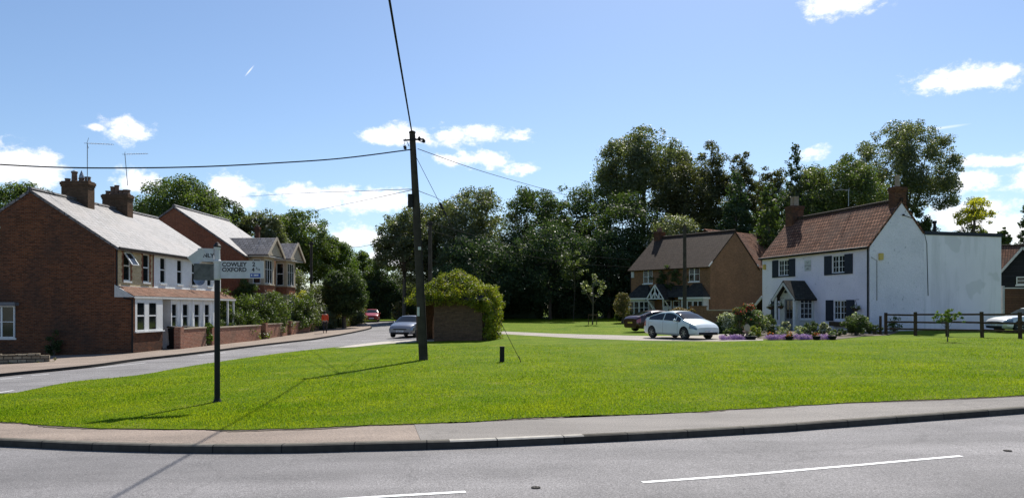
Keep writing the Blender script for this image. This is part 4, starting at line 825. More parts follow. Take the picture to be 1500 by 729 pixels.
# ------------------------------------------------------------------ poles, wires, signpost
def poles():
    b = Vector((-2.95, 25.6, T(-2.95, 25.6))); tp = Vector((-3.34, 25.6, 7.57)); l = tp-b; z = b.z
    t = thing('telegraph_pole', 'tall dark wooden telegraph pole standing on the green in front of the shelter', 'telegraph pole', tuple(b), 0)
    m = MB(); m.tube([Vector((0,0,-.3)), l*.25, l*.6, l], [.155, .145, .125, .10], 14); m.lathe([(.11, 0), (.12, .02), (.1, .06), (.02, .09)], 12, 0, Matrix.Translation(l)); m.build('pole', M['wood_pole'], t, smooth=False)
    m = MB(); m.beam(l+Vector((-.28, -.1, -.26)), l+Vector((.38, -.1, -.22)), .04, .05); m.tube([l+Vector((.1, -.12, -.2)), l+Vector((.3, -.14, -.3)), l+Vector((.45, -.12, -.33))], .02, 6); m.tube([l+Vector((-.1, -.1, -.45)), l+Vector((-.2, -.14, -.2)), l+Vector((-.28, -.1, -.5))], .014, 6); m.build('bracket', M['black'], t)
    for x, zz in ((.25, -.2), (.40, -.28), (-.22, -.5)): m = MB(); m.lathe([(.02, -.07), (.06, -.05), (.04, -.02), (.06, 0), (.035, .04), (.015, .07)], 10, 0, Matrix.Translation(l+Vector((x, -.12, zz)))); m.build('insulator', M['black'], t)
    q = l*.70; m = MB(); m.box(-.10, .06, -.2, -.08, -.22, .22, 0, Matrix.Translation(q+Vector((-.14, 0, 0)))); m.build('junction_box', M['black'], t)
    m = MB(); m.tube([l*.94+Vector((.10, -.11, 0)), l*.7+Vector((.13, -.12, 0)), l*.4+Vector((.14, -.12, 0)), l*.02+Vector((.14, -.14, 0))], .016, 6); m.build('riser_cable', M['wire'], t)
    m = MB(); m.box(.02, .11, -.2, -.13, 0, .10, 0, Matrix.Translation(l*.485)); m.build('lamp_sensor', M['signwhite'], t)
    m = MB(); m.box(-.13, -.05, -.19, -.16, 0, .3, 0, Matrix.Translation(l*.195)); m.build('number_tag', M['signwhite'], t)
    D = 25.6
    def wire(name, label, pts, r):
        pts = smooth_line([Vector(p) for p in pts], 6); o = Vector(pts[0]); w = thing(name, label, 'overhead wire', tuple(o)) if False else None
        mb = MB(); mb.tube([p-o for p in pts], r, 6); ob = mb.build('overhead_wire', M['wire'], None, loc=tuple(o)); return tag(ob, label, 'wire')
    W = wire
    W('a', 'thick black wire rising from the pole top and passing overhead towards the viewer', [tp+Vector((0,-.1,0)), (-2.72, 19.5, 7.17), (-2.16, 13.5, 7.12), (-1.2, 3, 7.25), (-.2, -9, 7.8)], .022)
    W('b', 'thick black wire sagging from the pole top across the left side of the sky', [P(603, 219, 25.5), P(500, 232, 25.0), P(400, 239, 24.4), P(300, 244, 23.8), P(200, 246, 23.2), P(100, 245.5, 22.6), P(0, 241, 22), P(-250, 225, 20.5)], .021)
    W('c', 'thin wire from the pole top right to the pole by the brown house', [P(612, 218, 25.6), P(700, 249, 35), P(783, 273, 43), P(900, 305, 55), P(1002, 331, 64)], .012)
    W('d', 'faint wire crossing the sky left of the pole from the box down to the trees', [P(605, 277, 25.6), P(520, 280, 40), P(420, 284, 60), P(300, 292, 80)], .012)
    W('e', 'faint lower wire running left from the pole towards the roadside trees', [P(605, 278, 25.6), P(540, 292, 45), P(464, 308, 60), P(452, 312, 66)], .012)
    W('f', 'short wire linking the front pole to the pole behind the shelter', [P(607, 277, 25.6), P(622, 283, 33), P(640, 290, 42), P(650, 296, 50)], .012)
    W('g', 'upper of two thin wires from the pole behind the shelter to the brick house', [P(631, 326, 52), P(760, 362, 60), P(850, 374, 67), P(922, 380, 73)], .018)
    W('h', 'lower of two thin wires from the pole behind the shelter to the brick house', [P(631, 338, 52), P(760, 372, 60), P(850, 386, 67), P(922, 391, 73)], .018)
    W('i', 'thin wire linking the roadside pole to the pole behind the shelter', [P(456, 358, 75), P(520, 362, 68), P(570, 350, 60), P(629, 328, 52)], .016)
    # guy wire
    a = Vector((-3.3, 25.6, 6.95)); e = G(765, 531); m = MB(); o = Vector(e); m.tube([a-o, (a-o)*.5+Vector((0,0,-.02)), Vector((0,0,-.05))], .008, 6); k = (a-o)*.745
    g = thing('guy_wire', 'guy wire slanting from the pole top to the grass near the black post', 'guy wire', tuple(e)); m.build('stay', M['wire'], g); m = MB(); m.tube([k, k*.96], [.05, .05], 8); m.tube([k*.95, k*.92], [.035, .035], 8); m.build('insulator', M['black'], g); m = MB(); m.tube([(0,0,-.1), (a-o)*.03], .011, 6); m.build('anchor_rod', M['black'], g)
    def pole(label, px, top, base, D, r, arm=True):
        X = (px-750)/F*D; z0 = T(X, D); zt = EYE+(HZ-top)/F*D; t = thing('utility_pole', label, 'utility pole', (X, D, z0)); m = MB(); m.tube([(0,0,-.3), (0,0,(zt-z0)*.5), (0,0,zt-z0)], [r, r*.88, r*.75], 10); m.build('pole', M['wood_pole'], t)
        if arm: m = MB(); m.box(-.22, .22, -.17, -.1, zt-z0-.3, zt-z0-.22); m.lathe([(.02,0),(.06,.03),(.05,.12),(.02,.15)], 8, 0, Matrix.Translation((.15,-.14,zt-z0-.22))); m.lathe([(.02,0),(.06,.03),(.05,.12),(.02,.15)], 8, 0, Matrix.Translation((-.15,-.14,zt-z0-.22))); m.build('crossarm', M['black'], t)
    pole('wooden pole standing behind the ivy covered shelter', 630, 324, 480, 52, .16); pole('wooden pole standing in front of the brown brick house', 1003, 330, 470, 62, .17, False); pole('wooden pole among the bushes on the left side of the road', 456, 354, 470, 75, .16)
    # far road sign frame by the hedge (thin post with small arm)
    # marker post
    g = G(735.5, 530.5); m = MB(); m.box(-.075, .075, -.05, .05, -.1, .48); m.box(-.08, .08, -.055, .055, .48, .51); tag(m.build('marker_post', M['black'], None, loc=tuple(g)), 'short square black marker post standing in the grass', 'marker post')
def signpost():
    b = Vector((-5.66, 14.68, T(-5.66, 14.68))); t = thing('signpost', 'black and white village fingerpost with grey direction plates on the grass', 'signpost', tuple(b)); 
    def zz(py): return EYE+(HZ-py)/F*14.68-b.z
    m = MB(); m.tube([(0,0,-.2), (0,0,zz(409))], .054, 14); m.lathe([(.09,0),(.07,.04),(.055,.08)], 14); m.build('post', M['black'], t)
    m = MB(); m.lathe([(.055, zz(410)), (.066, zz(408)), (.066, zz(386)), (.074, zz(384)), (.074, zz(382)), (.056, zz(380)), (.052, zz(366)), (.062, zz(364)), (.062, zz(362)), (.04, zz(361))], 14); m.build('collar', M['signwhite'], t, smooth=False)
    m = MB(); m.lathe([(.07, zz(362)), (.074, zz(360)), (.045, zz(357.5)), (.03, zz(355.5)), (.005, zz(354.5))], 14); m.build('finial', M['black'], t)
    def plate(name, rz, x0, x1, z0, z1, mat, lines, label, dirn=1, rim='signwhite'):
        m = MB(); x_a, x_b = (x0, x1) if dirn == 1 else (-x1, -x0)
        r = .03; ps = [(x_a, z0), (x_b-r, z0), (x_b, z0+r), (x_b, z1-r), (x_b-r, z1), (x_a, z1)] if dirn == 1 else [(x_a+r, z0), (x_b, z0), (x_b, z1), (x_a+r, z1), (x_a, z1-r), (x_a, z0+r)]
        m.slab([(x, -.012, z) for x, z in ps], (0, -1, 0), .024); o = m.build(name, M[mat], t, rot=(0, 0, rz)); o['label'] = label
        f = MB(); [f.beam((x_a, -.0, z), (x_b, -.0, z), .034, .012) for z in (z0, z1)]; f.beam((x_b if dirn == 1 else x_a, 0, z0), (x_b if dirn == 1 else x_a, 0, z1), .034, .012); f.build('rim', M[rim], o)
        for (s, x, z, sz, bd) in lines: text(s, 'lettering', sz, M['ink'], o, (x, -.0145, z), (R(90), 0, 0), bold=bd*sz)
        return o
    o = plate('direction_plate', R(2), .06, .87, zz(407), zz(382.2), 'sign', [('COWLEY', .095, zz(390), .112, .03), ('2', .67, zz(389.6), .112, .03), ('OXFORD', .095, zz(397.6), .112, .03), ('4', .66, zz(397.4), .108, .03), ('3', .735, zz(394), .055, .02), ('/', .765, zz(395.3), .06, .01), ('4', .785, zz(396.2), .055, .02)], 'right pointing plate reading COWLEY 2 OXFORD 4 3/4')
    m = MB(); m.box(.63, .825, -.016, -.0125, zz(406), zz(400.3)); s = m.build('route_sticker', M['blue'], o); m = MB()
    for (x, w_) in ((.65, .02), (.70, .018), (.725, .03), (.765, .02)): m.box(x, x+w_, -.018, -.0165, zz(403.9), zz(401.6))
    m.build('sticker_mark', M['plate_w'], s)
    plate('direction_plate', R(24), .06, .40, zz(410), zz(387), 'sign_shaded', [], 'shade-toned dark lower plate pointing left and away', -1, 'sign_shaded')
    plate('direction_plate', R(18), .06, .33, zz(383), zz(364.5), 'sign', [('NLY', -.255, zz(377), .105, .03)], 'upper left plate ending in NLY', -1)
    m = MB(); m.box(-.15, .15, -.012, .012, -.10, .10, 0); o = m.build('direction_plate', M['sign'], t, loc=(-.315, -.13, zz(377)), rot=(R(8), R(-38), R(28))); o['label'] = 'bent upper plate drooping to the left'
    f = MB(); [f.box(-.16, .16, -.017, .017, z-.008, z+.008) for z in (-.10, .10)]; [f.box(x-.008, x+.008, -.016, .016, -.10, .10) for x in (-.15, .15)]; f.build('rim', M['signwhite'], o)
# ------------------------------------------------------------------ street furniture at the left edge
def left_edge():
    a = P(-14, 333, 24); t = thing('street_lamp', 'green street lamp head reaching in at the left edge above the brick gable', 'street lamp', (a.x-1.2, a.y, T(a.x, a.y))); h = a.z-t.location.z
    m = MB(); m.tube([(0,0,-.2), (0,0,h-.5), (.25,0,h-.05), (.9,0,h+.02)], [.07,.05,.035,.03], 8); m.build('column', M['metal'], t)
    m = MB(); m.lathe([(.02,-.3),(.10,-.22),(.13,0),(.10,.22),(.03,.3)], 12, 0, Matrix.Translation((1.2,0,h)) @ Matrix.Rotation(R(90),4,'Y') @ Matrix.Scale(.55,4,(1,0,0))); m.build('lamp_head', plain('grey_green_paint', (.16,.22,.17), .5), t)
    m = MB(); m.box(.95,1.4,-.08,.08,h-.085,h-.05); m.build('diffuser', M['lamp'], t)
    # low stone wall
    a = G(-160, 541); b = G(72, 529.5); w = MB(); d = (b-a); L = d.length; rz = math.atan2(d.y, d.x); o = thing('stone_wall', 'low mossy stone wall in front of the brick gable at the left edge', 'garden wall', tuple(a), rz)
    w.box(0, L, 0, .3, -.3, .42); w.build('masonry', M['stone'], o); w = MB(); 
    for k in range(int(L/.45)): w.box(k*.45+.01, k*.45+.44, -.03, .33, .42, .49+random.uniform(-.02,.02))
    w.build('coping_stones', M['stone'], o)
    C = [(rng.uniform(0, L), rng.uniform(-.15,.1), rng.uniform(-.02,.12)) for k in range(60)]+[(L+.15, 0, .12), (L+.2, .1, .25), (L+.1, -.1, .1)]; Q = [rng.uniform(.06,.14) for _ in C]
    wd = thing('weeds', 'weeds growing along the foot of the low stone wall', 'weeds', tuple(a), rz); leaves('foliage', C, Q, 2400, .07, [M['leaf_bright'], M['leaf_brown']], wd, mi_p=.5)
def brick_walls():
    segs = [((-17.95, 41.4), (-17.85, 44.6), 1.05, 'short brick garden wall nearest the terrace bay window'), ((-17.8, 45.4), (-17.35, 52.8), 1.0, 'long brick garden wall in front of the terrace door'),
            ((-17.3, 53.7), (-17.1, 58.2), 1.0, 'brick garden wall segment below the front of the clipped hedge'), ((-17.05, 58.9), (-16.7, 70.0), .95, 'brick garden wall below the overgrown hedge where the person walks')]
    for a, b, h, lab in segs:
        a = Vector(a); b = Vector(b); d = b-a; t = thing('garden_wall', lab, 'garden wall', (a.x, a.y, T(a.x, a.y)), math.atan2(d.y, d.x), 'brick garden walls along the left pavement'); m = MB(); L = d.length
        m.box(0, L, 0, .22, -.3, h); m.build('masonry', M['brick_wall'], t); m = MB(); m.box(-.02, L+.02, -.04, .26, h, h+.07); m.build('coping', M['stonetrim'], t)
        m = MB(); m.box(-.12, .28, -.06, .3, -.3, h+.12); m.build('pier', M['brick_wall'], t)
    for (x, y, lab, sc) in ((-18.4, 42.0, 'dark wheelie bin standing behind the first brick garden wall', 1), (-18.5, 43.6, 'second dark wheelie bin further along behind the brick garden wall', 1)):
        t = thing('wheelie_bin', lab, 'wheelie bin', (x, y, T(x, y)), R(85), 'wheelie bins behind the terrace wall'); m = MB(); m.add([(-.25,-.3,0),(.25,-.3,0),(.25,.3,0),(-.25,.3,0),(-.3,-.36,1.12),(.3,-.36,1.12),(.3,.36,1.12),(-.3,.36,1.12)], [(0,3,2,1),(4,5,6,7),(0,1,5,4),(1,2,6,5),(2,3,7,6),(3,0,4,7)]); m.build('body', M['black'], t)
        m = MB(); m.slab([(-.32,-.4,1.15),(.32,-.4,1.15),(.32,.38,1.24),(-.32,.38,1.24)], (0,-.1,1), .05); m.tube([(-.3,.42,1.18),(.3,.42,1.18)], .025, 6); m.build('lid', M['black'], t)
        for sx in (-.27, .27): m = MB(); m.lathe([(.1,-.03),(.1,.03)], 12, 0, Matrix.Translation((sx,.33,.1)) @ Matrix.Rotation(R(90),4,'Y')); m.build('wheel', M['rubber'], t)
# ------------------------------------------------------------------ cars
REGS = ['FJ10 OVE', 'KV08 WDA', 'OU13 HRN', 'BD59 TKL', 'LS05 GPA']
def interp(tab, x):
    if x <= tab[0][0]: return tab[0][1]
    for (a, p), (b, q) in zip(tab, tab[1:]):
        if x <= b: t = (x-a)/(b-a); return p+(q-p)*t
    return tab[-1][1]
def smooth_tab(tab):
    xs = [i/80*(tab[-1][0]-tab[0][0])+tab[0][0] for i in range(81)]; r = (tab[-1][0]-tab[0][0])*.018
    return [(x, sum(interp(tab, x+d*r) for d in (-1, -.5, 0, .5, 1))/5) for x in xs]
def car(name, label, loc, ang, pm, top, belt, L, W, ws, rg, roofx, plates, mud='arch', grille=True, wr=.32, wb=(-1.32, 1.32), rearplate='plate_y', glassx=None):
    t = thing(name, label, 'car', loc, ang); top = smooth_tab(top); hw = W/2; cowl = ws[0]
    def w_at(x): q = abs(x)/(L/2); return hw*(1-.05*q**3-.13*q**12)
    def sec(x):
        tz = interp(top, x); bz = min(interp(belt, x), tz-.045); w = w_at(x); h = tz-bz; q = abs(x)/(L/2); zs = .20+.07*q**6
        we = w*(.97-.52*max(0, h-.06)) ; we = max(we, w*.66); br = min(.55, bz-.08)
        return [(0, zs), (w*.86, zs), (w*.985, zs+.10), (w, br), (w*.972, bz), (we, tz-.045-.02*(h>.2)), (we*.80, tz-.012), (we*.4, tz+.004), (0, tz+.008)]
    def S(x, a, off=0):
        s = sec(x); i = min(int(a), len(s)-2); f = a-i; y = s[i][0]+(s[i+1][0]-s[i][0])*f; z = s[i][1]+(s[i+1][1]-s[i][1])*f
        dy, dz = s[i+1][0]-s[i][0], s[i+1][1]-s[i][1]; l = math.hypot(dy, dz) or 1; return Vector((x, y+dz/l*off, z-dy/l*off))
    bm = bmesh.new(); n = 56; rows = []
    for i in range(n+1):
        x = -L/2+L*(.5-.5*math.cos(PI*i/n))*.6+L*(i/n)*.4; s = sec(x); ps = [(x, y, z) for y, z in s]+[(x, -y, z) for y, z in s[-2:0:-1]]; rows.append([bm.verts.new(p) for p in ps])
    k = len(rows[0])
    for a, b in zip(rows, rows[1:]):
        for j in range(k): bm.faces.new((a[j], a[(j+1) % k], b[(j+1) % k], b[j]))
    bm.faces.new(rows[0]); bm.faces.new(rows[-1][::-1]); bmesh.ops.recalc_face_normals(bm, faces=bm.faces[:]); 
    me = bpy.data.meshes.new('body'); bm.to_mesh(me); bm.free(); me.materials.append(pm); me.materials.append(M['arch']); body = bpy.data.objects.new('body', me); COL.objects.link(body)
    cm = MB()
    for x in wb:
        for sg in (-1, 1): cm.lathe([(wr+.055, -.19), (wr+.055, .19)], 28, 0, Matrix.Translation((x, sg*(hw-.06), wr)) @ Matrix.Rotation(R(90), 4, 'X'))
    cut = cm.build('cutter', M['arch']); md = body.modifiers.new('b', 'BOOLEAN'); md.operation = 'DIFFERENCE'; md.object = cut; md.solver = 'EXACT'; md.material_mode = 'TRANSFER'
    dg = bpy.context.evaluated_depsgraph_get(); nm = bpy.data.meshes.new_from_object(body.evaluated_get(dg)); body.modifiers.clear(); body.data = nm; nm.name = 'body'; bpy.data.objects.remove(cut)
    nm.polygons.foreach_set('use_smooth', [True]*len(nm.polygons)); 
    try: nm.set_sharp_from_angle(angle=R(38))
    except Exception: pass
    body.parent = t
    def patch(name, xs, as_, mat, off=.006, parent=t, mirror=False, two=False):
        """a strip of the body surface, set a few mm proud"""
        m = MB(); nx, na = len(xs), len(as_); vs = []
        for x in xs:
            for a in as_:
                if two and a < 0: p = S(x, -a, off); p.y = -p.y
                else: p = S(x, a, off)
                if mirror: p.y = -p.y
                vs.append(tuple(p))
        fs = [(i*na+j, i*na+j+1, (i+1)*na+j+1, (i+1)*na+j) for i in range(nx-1) for j in range(na-1)]
        if not mirror: fs = [f[::-1] for f in fs]
        m.add(vs, fs); return m.build(name, mat, parent, smooth=True)
    lin = lambda a, b, n_=8: [a+(b-a)*i/(n_-1) for i in range(n_)]
    lat = [-5.12, -5.6, -6, -6.6, -7.3, 8.0, 7.3, 6.6, 6, 5.6, 5.12]
    patch('windscreen', lin(ws[0], ws[1], 24), lat, M['carglass'], two=True, off=.014); patch('rear_window', lin(rg[0], rg[1], 14), lat, M['carglass'], two=True, off=.014)
    for mir in (False, True):
        for (a, b) in glassx: 
            patch('side_window', lin(a, b, 16), [4.10, 4.3, 4.5, 4.7, 4.86], M['carglass'], mirror=mir, off=.01)
        patch('headlight', lin(L/2-.50, L/2-.03, 8), lin(3.1, 4.35, 5), M['lamp'], mirror=mir, off=.008); patch('tail_light', lin(-L/2+.02, -L/2+.30, 6), lin(3.25, 4.15, 4), M['red_lamp'], mirror=mir, off=.008)
        sg = -1 if mir else 1; m = MB(); m.lathe([(.02,-.09),(.075,-.07),(.09,0),(.075,.07),(.02,.09)], 10, 0, Matrix.Translation((ws[1]+.33, sg*(hw+.07), interp(belt, ws[1])+.08)) @ Matrix.Rotation(R(90), 4, 'X') @ Matrix.Scale(.6, 4, (0,0,1))); m.tube([(ws[1]+.33, sg*(hw-.08), interp(belt, ws[1])+.02), (ws[1]+.33, sg*(hw+.04), interp(belt, ws[1])+.05)], .025, 6); m.build('mirror', pm, t, smooth=True)
        for x in (glassx[0][0]+.12, glassx[-1][0]+.05):
            q = S(x, 3.75, .012); m = MB(); m.box(q.x-.09, q.x+.09, min(0, sg*.02)+sg*q.y-.006, max(0, sg*.02)+sg*q.y, q.z-.015, q.z+.015); m.build('door_handle', pm, t)
        m = MB()
        for x in (glassx[0][0]-.02, (glassx[0][1]+glassx[1][0])/2, ws[1]+.45):
            pts = [S(x, a, .001) for a in (2.0, 2.6, 3.0, 3.5, 4.0)]; 
            if mir: pts = [Vector((p.x, -p.y, p.z)) for p in pts]
            m.tube(pts, .006, 4)
        m.build('door_gap', M['arch'], t)
    fx = L/2+.004; reg = REGS.pop(0)
    z1 = .62
    if grille: m = MB(); m.box(fx-.05, fx+.012, -.45, .45, .53, .60); m.build('grille', M['black'], t)
    m = MB(); m.box(fx-.12, fx+.010, -.62, .62, .25, .38); m.build('air_intake', M['black'], t)
    def pl(nm_, x, mat, s): m = MB(); m.box(x-.008, x+.008, -.26, .26, -.055, .055); o = m.build(nm_, M[mat], t, loc=(0, 0, 0)); o.location = (0, 0, s); return o
    a = pl('number_plate', fx+.016, 'plate_w', .44); text(reg, 'plate_lettering', .085, M['ink'], a, (fx+.0265, -.235, -.03), (R(90), 0, R(90)))
    a = pl('number_plate', -fx-.012, rearplate, .62); text(reg, 'plate_lettering', .085, M['ink'], a, (-fx-.0225, .235, -.03), (R(90), 0, R(-90)))
    for x in wb:
        for sg in (-1, 1):
            m = MB(); mt = Matrix.Rotation(R(90), 4, 'X'); m.lathe([(wr*.66, -.1), (wr*.94, -.1), (wr, -.07), (wr, .07), (wr*.94, .1), (wr*.66, .1)], 26, 0, mt); w = m.build('wheel', M['rubber'], t, loc=(x, sg*(hw-.105), wr), rot=(0, 0, 0)); 
            m = MB(); m.lathe([(.02, .065), (wr*.64, .075), (wr*.66, .09), (wr*.60, .095), (wr*.58, .05), (.02, .05)] if False else [(wr*.60, .04), (wr*.66, .095), (wr*.67, .03)], 26, 0, mt if sg < 0 else Matrix.Rotation(R(-90), 4, 'X'))
            for q in range(7):
                a = 2*PI*q/7; m.beam((0, sg*.075, 0), (math.cos(a)*wr*.63, sg*.085, math.sin(a)*wr*.63), .055, .03)
            m.build('rim', M['alloy'], w); m = MB(); m.lathe([(.01, 0), (wr*.65, 0), (wr*.65, .03), (.01, .03)], 20, 0, mt); m.build('hub', M['arch'], w, loc=(0, sg*.035, 0))
    return t
def cars():
    white = paint('pearl_white_paint', (.63,.69,.70)); silver = paint('silver_paint', (.17,.18,.21), .6, .3); red = paint('red_paint', (.34,.008,.008)); maroon = paint('dark_maroon_paint', (.045,.010,.014), .2)
    pale = paint('pale_silver_paint', (.60,.61,.62), .3)
    def at(x, y, dz=0): return (x, y, T(x, y)+dz)
    car('parked_car', 'white hatchback parked on the path in front of the flower garden', at(9.05, 41.2, .02), R(-63), white,
        [(-2.24,.82),(-2.18,1.02),(-1.95,1.13),(-1.4,1.30),(-.8,1.44),(-.1,1.49),(.3,1.46),(.75,1.30),(1.25,1.05),(1.5,.98),(1.9,.86),(2.12,.76),(2.24,.60)], [(-2.24,.78),(-1.9,.98),(-1.0,.96),(.5,.90),(1.3,.86),(2.24,.56)], 4.48, 1.745, (1.22,.38), (-1.95,-1.05), 0, None, wr=.315, wb=(-1.36,1.34), grille=False, glassx=[(-1.62,-.42),(-.34,.62),(.68,1.02)])
    car('moving_car', 'silver car with headlights coming along the road past the shelter', at(-6.95, 52.4, -.09), R(-101), silver,
        [(-2.2,.80),(-2.15,1.02),(-2.0,1.10),(-1.5,1.32),(-.9,1.44),(-.2,1.47),(.25,1.43),(.95,1.05),(1.15,.99),(1.7,.90),(2.05,.78),(2.2,.60)], [(-2.2,.76),(-1.9,.95),(.9,.90),(2.2,.56)], 4.4, 1.78, (1.0,.32), (-2.0,-1.35), 0, None, glassx=[(-1.5,-.5),(-.42,.75)])
    car('moving_car', 'small red car coming round the far bend by the dark hedge', at(-16.2, 88.5, -.09), R(-82), red,
        [(-1.95,.80),(-1.92,1.05),(-1.75,1.25),(-1.2,1.43),(-.4,1.48),(.15,1.44),(.8,1.05),(1.0,.98),(1.5,.88),(1.85,.75),(1.95,.55)], [(-1.95,.76),(-1.6,.95),(.8,.90),(1.95,.52)], 3.9, 1.70, (.82,.22), (-1.85,-1.4), 0, None, wr=.3, wb=(-1.22,1.22), glassx=[(-1.35,-.5),(-.42,.6)])
    car('parked_car', 'dark maroon car parked on the grass behind the white hatchback', at(10.1, 53.0, .02), R(26), maroon,
        [(-2.3,.82),(-2.25,1.0),(-1.95,1.10),(-1.5,1.22),(-.9,1.40),(-.3,1.45),(.3,1.42),(.95,1.05),(1.2,.98),(1.9,.86),(2.2,.74),(2.3,.58)], [(-2.3,.78),(-1.9,.96),(.9,.90),(2.3,.55)], 4.6, 1.80, (1.0,.35), (-1.95,-1.0), 0, None, glassx=[(-1.5,-.45),(-.37,.75)])
    car('parked_car', 'pale silver car parked behind the timber fence at the right edge', at(28.95, 42.6, .02), R(184), pale,
        [(-2.2,.80),(-2.15,1.0),(-1.9,1.05),(-1.5,1.12),(-.9,1.36),(-.4,1.40),(.2,1.38),(.9,.98),(1.1,.94),(1.8,.86),(2.1,.76),(2.2,.60)], [(-2.2,.76),(-1.9,.92),(.9,.86),(2.2,.56)], 4.4, 1.72, (.95,.3), (-1.5,-.95), 0, None, glassx=[(-1.1,-.35),(-.27,.72)])
# ------------------------------------------------------------------ person
def skin_mesh(name, J, E, mat, parent, sub=2, root=0):
    me = bpy.data.meshes.new(name); me.from_pydata([j[0] for j in J], E, []); o = bpy.data.objects.new(name, me); COL.objects.link(o); md = o.modifiers.new('s', 'SKIN'); sv = me.skin_vertices[0].data if me.skin_vertices else None
    if sv is None: bpy.context.view_layer.objects.active = o; me.skin_vertices.new() if hasattr(me.skin_vertices, 'new') else None; sv = me.skin_vertices[0].data
    for i, j in enumerate(J): r = j[1]; sv[i].radius = r if isinstance(r, tuple) else (r, r); sv[i].use_root = (i == root)
    md.use_smooth_shade = True; s = o.modifiers.new('sub', 'SUBSURF'); s.levels = sub; s.render_levels = sub
    dg = bpy.context.evaluated_depsgraph_get(); nm = bpy.data.meshes.new_from_object(o.evaluated_get(dg)); bpy.data.objects.remove(o); nm.name = name; nm.materials.clear(); nm.materials.append(mat); nm.polygons.foreach_set('material_index', [0]*len(nm.polygons))
    q = bpy.data.objects.new(name, nm); COL.objects.link(q); q.parent = parent; return q
def person():
    a = Vector((-14.75, 60.3)); t = thing('person', 'person in an orange top and black trousers walking along the pavement by the hedge', 'person', (a.x, a.y, T(a.x, a.y)+.0), R(12))
    # y+ is the walking direction (away along the pavement)
    J = [((0,0,.95), (.15,.11)), ((0,.01,1.12), (.13,.10)), ((0,.02,1.32), (.16,.11)), ((0,.02,1.45), (.10,.08)), ((0,.03,1.52), .052), ((0,.04,1.60), (.075,.09)), ((0,.045,1.68), (.078,.095)), ((0,.04,1.735), (.05,.06)),
         ((.17,.02,1.42), .055), ((.22,-.06,1.17), .042), ((.22,.03,.93), .030), ((-.17,.02,1.42), .055), ((-.22,.07,1.17), .042), ((-.21,.20,.97), .030),
         ((.09,0,.88), .092), ((.10,.14,.50), .062), ((.10,.10,.09), .040), ((-.09,0,.88), .092), ((-.10,.02,.49), .062), ((-.10,-.20,.13), .040), ((.10,.22,.04), .035), ((-.10,-.10,.05), .035)]
    E = [(0,1),(1,2),(2,3),(3,4),(4,5),(5,6),(6,7),(3,8),(8,9),(9,10),(3,11),(11,12),(12,13),(0,14),(14,15),(15,16),(0,17),(17,18),(18,19),(16,20),(19,21)]
    for (wi, sg) in ((10, 1), (13, -1)):
        w = Vector(J[wi][0]); p = w+Vector((0, .01, -.075)); J.append((tuple(p), (.035, .02))); pi = len(J)-1; E.append((wi, pi))
        for k, ln in enumerate((.065, .075, .07, .055)):
            q = p+Vector((0, -.027+.018*k, -.035)); r = q+Vector((-.004*sg, .004, -ln)); J.append((tuple(q), .009)); E.append((pi, len(J)-1)); J.append((tuple(r), .007)); E.append((len(J)-2, len(J)-1))
        q = p+Vector((-.012*sg, .04, .0)); J.append((tuple(q), .010)); E.append((pi, len(J)-1)); J.append((tuple(q+Vector((-.01*sg, .02, -.045))), .008)); E.append((len(J)-2, len(J)-1))
    skin_mesh('body', J, E, M['skin'], t)
    f = lambda js, k: [(J[i][0], tuple(v*k for v in J[i][1]) if isinstance(J[i][1], tuple) else J[i][1]*k+.012) for i in js]
    skin_mesh('top', [((0,0,.93),(.17,.13)), ((0,.01,1.12),(.155,.125)), ((0,.02,1.32),(.18,.13)), ((0,.02,1.45),(.12,.10)), ((.175,.02,1.42),.072), ((.225,-.06,1.17),.060), ((.222,.02,.97),.045), ((-.175,.02,1.42),.072), ((-.225,.07,1.17),.060), ((-.212,.185,.99),.045)],
        [(0,1),(1,2),(2,3),(3,4),(4,5),(5,6),(3,7),(7,8),(8,9)], M['orange_top'], t)
    skin_mesh('trousers', [((0,0,.96),(.16,.12)), ((.09,0,.86),.108), ((.10,.14,.50),.078), ((.10,.10,.11),.058), ((-.09,0,.86),.108), ((-.10,.02,.49),.078), ((-.10,-.19,.15),.058)], [(0,1),(1,2),(2,3),(0,4),(4,5),(5,6)], M['trousers'], t)
    skin_mesh('hair', [((0,.0,1.62),(.085,.07)), ((0,.015,1.70),(.092,.09)), ((0,.03,1.76),(.06,.065)), ((0,-.03,1.52),(.06,.03))], [(0,1),(1,2),(0,3)], M['hair'], t)
    for x, y, z in ((.10,.16,.045), (-.10,-.15,.05)): skin_mesh('shoe', [((x,y-.10,z),(.04,.04)), ((x,y,z-.005),(.045,.035)), ((x,y+.11,z-.012),(.042,.028))], [(0,1),(1,2)], M['black'], t)
# ------------------------------------------------------------------ build everything
ground()
terrace(); brick_gabled_house(); cottage(); brick_cottage(); shelter(); right_buildings(); rail_fence()
poles(); signpost(); left_edge(); brick_walls(); cars(); person()
a = P(128, 300, 41.9); b = P(128, 210, 41.9); aerial('television_aerial', 'tall television aerial strapped to the front chimney of the terraced cottages', a, b, Vector((1.3, .3, 0)), 1)
a = P(187, 272, 45.8); b = P(183, 226, 45.8); aerial('television_aerial', 'shorter leaning television aerial on the rear chimney of the terraced cottages', a, b, Vector((1.3, .2, .08)), .5)
a = P(1243, 302, 52); b = P(1243, 278, 52); aerial('television_aerial', 'small television aerial above the red tiled roof of the white cottage', a, b, Vector((-.9, .2, .0)), .4)
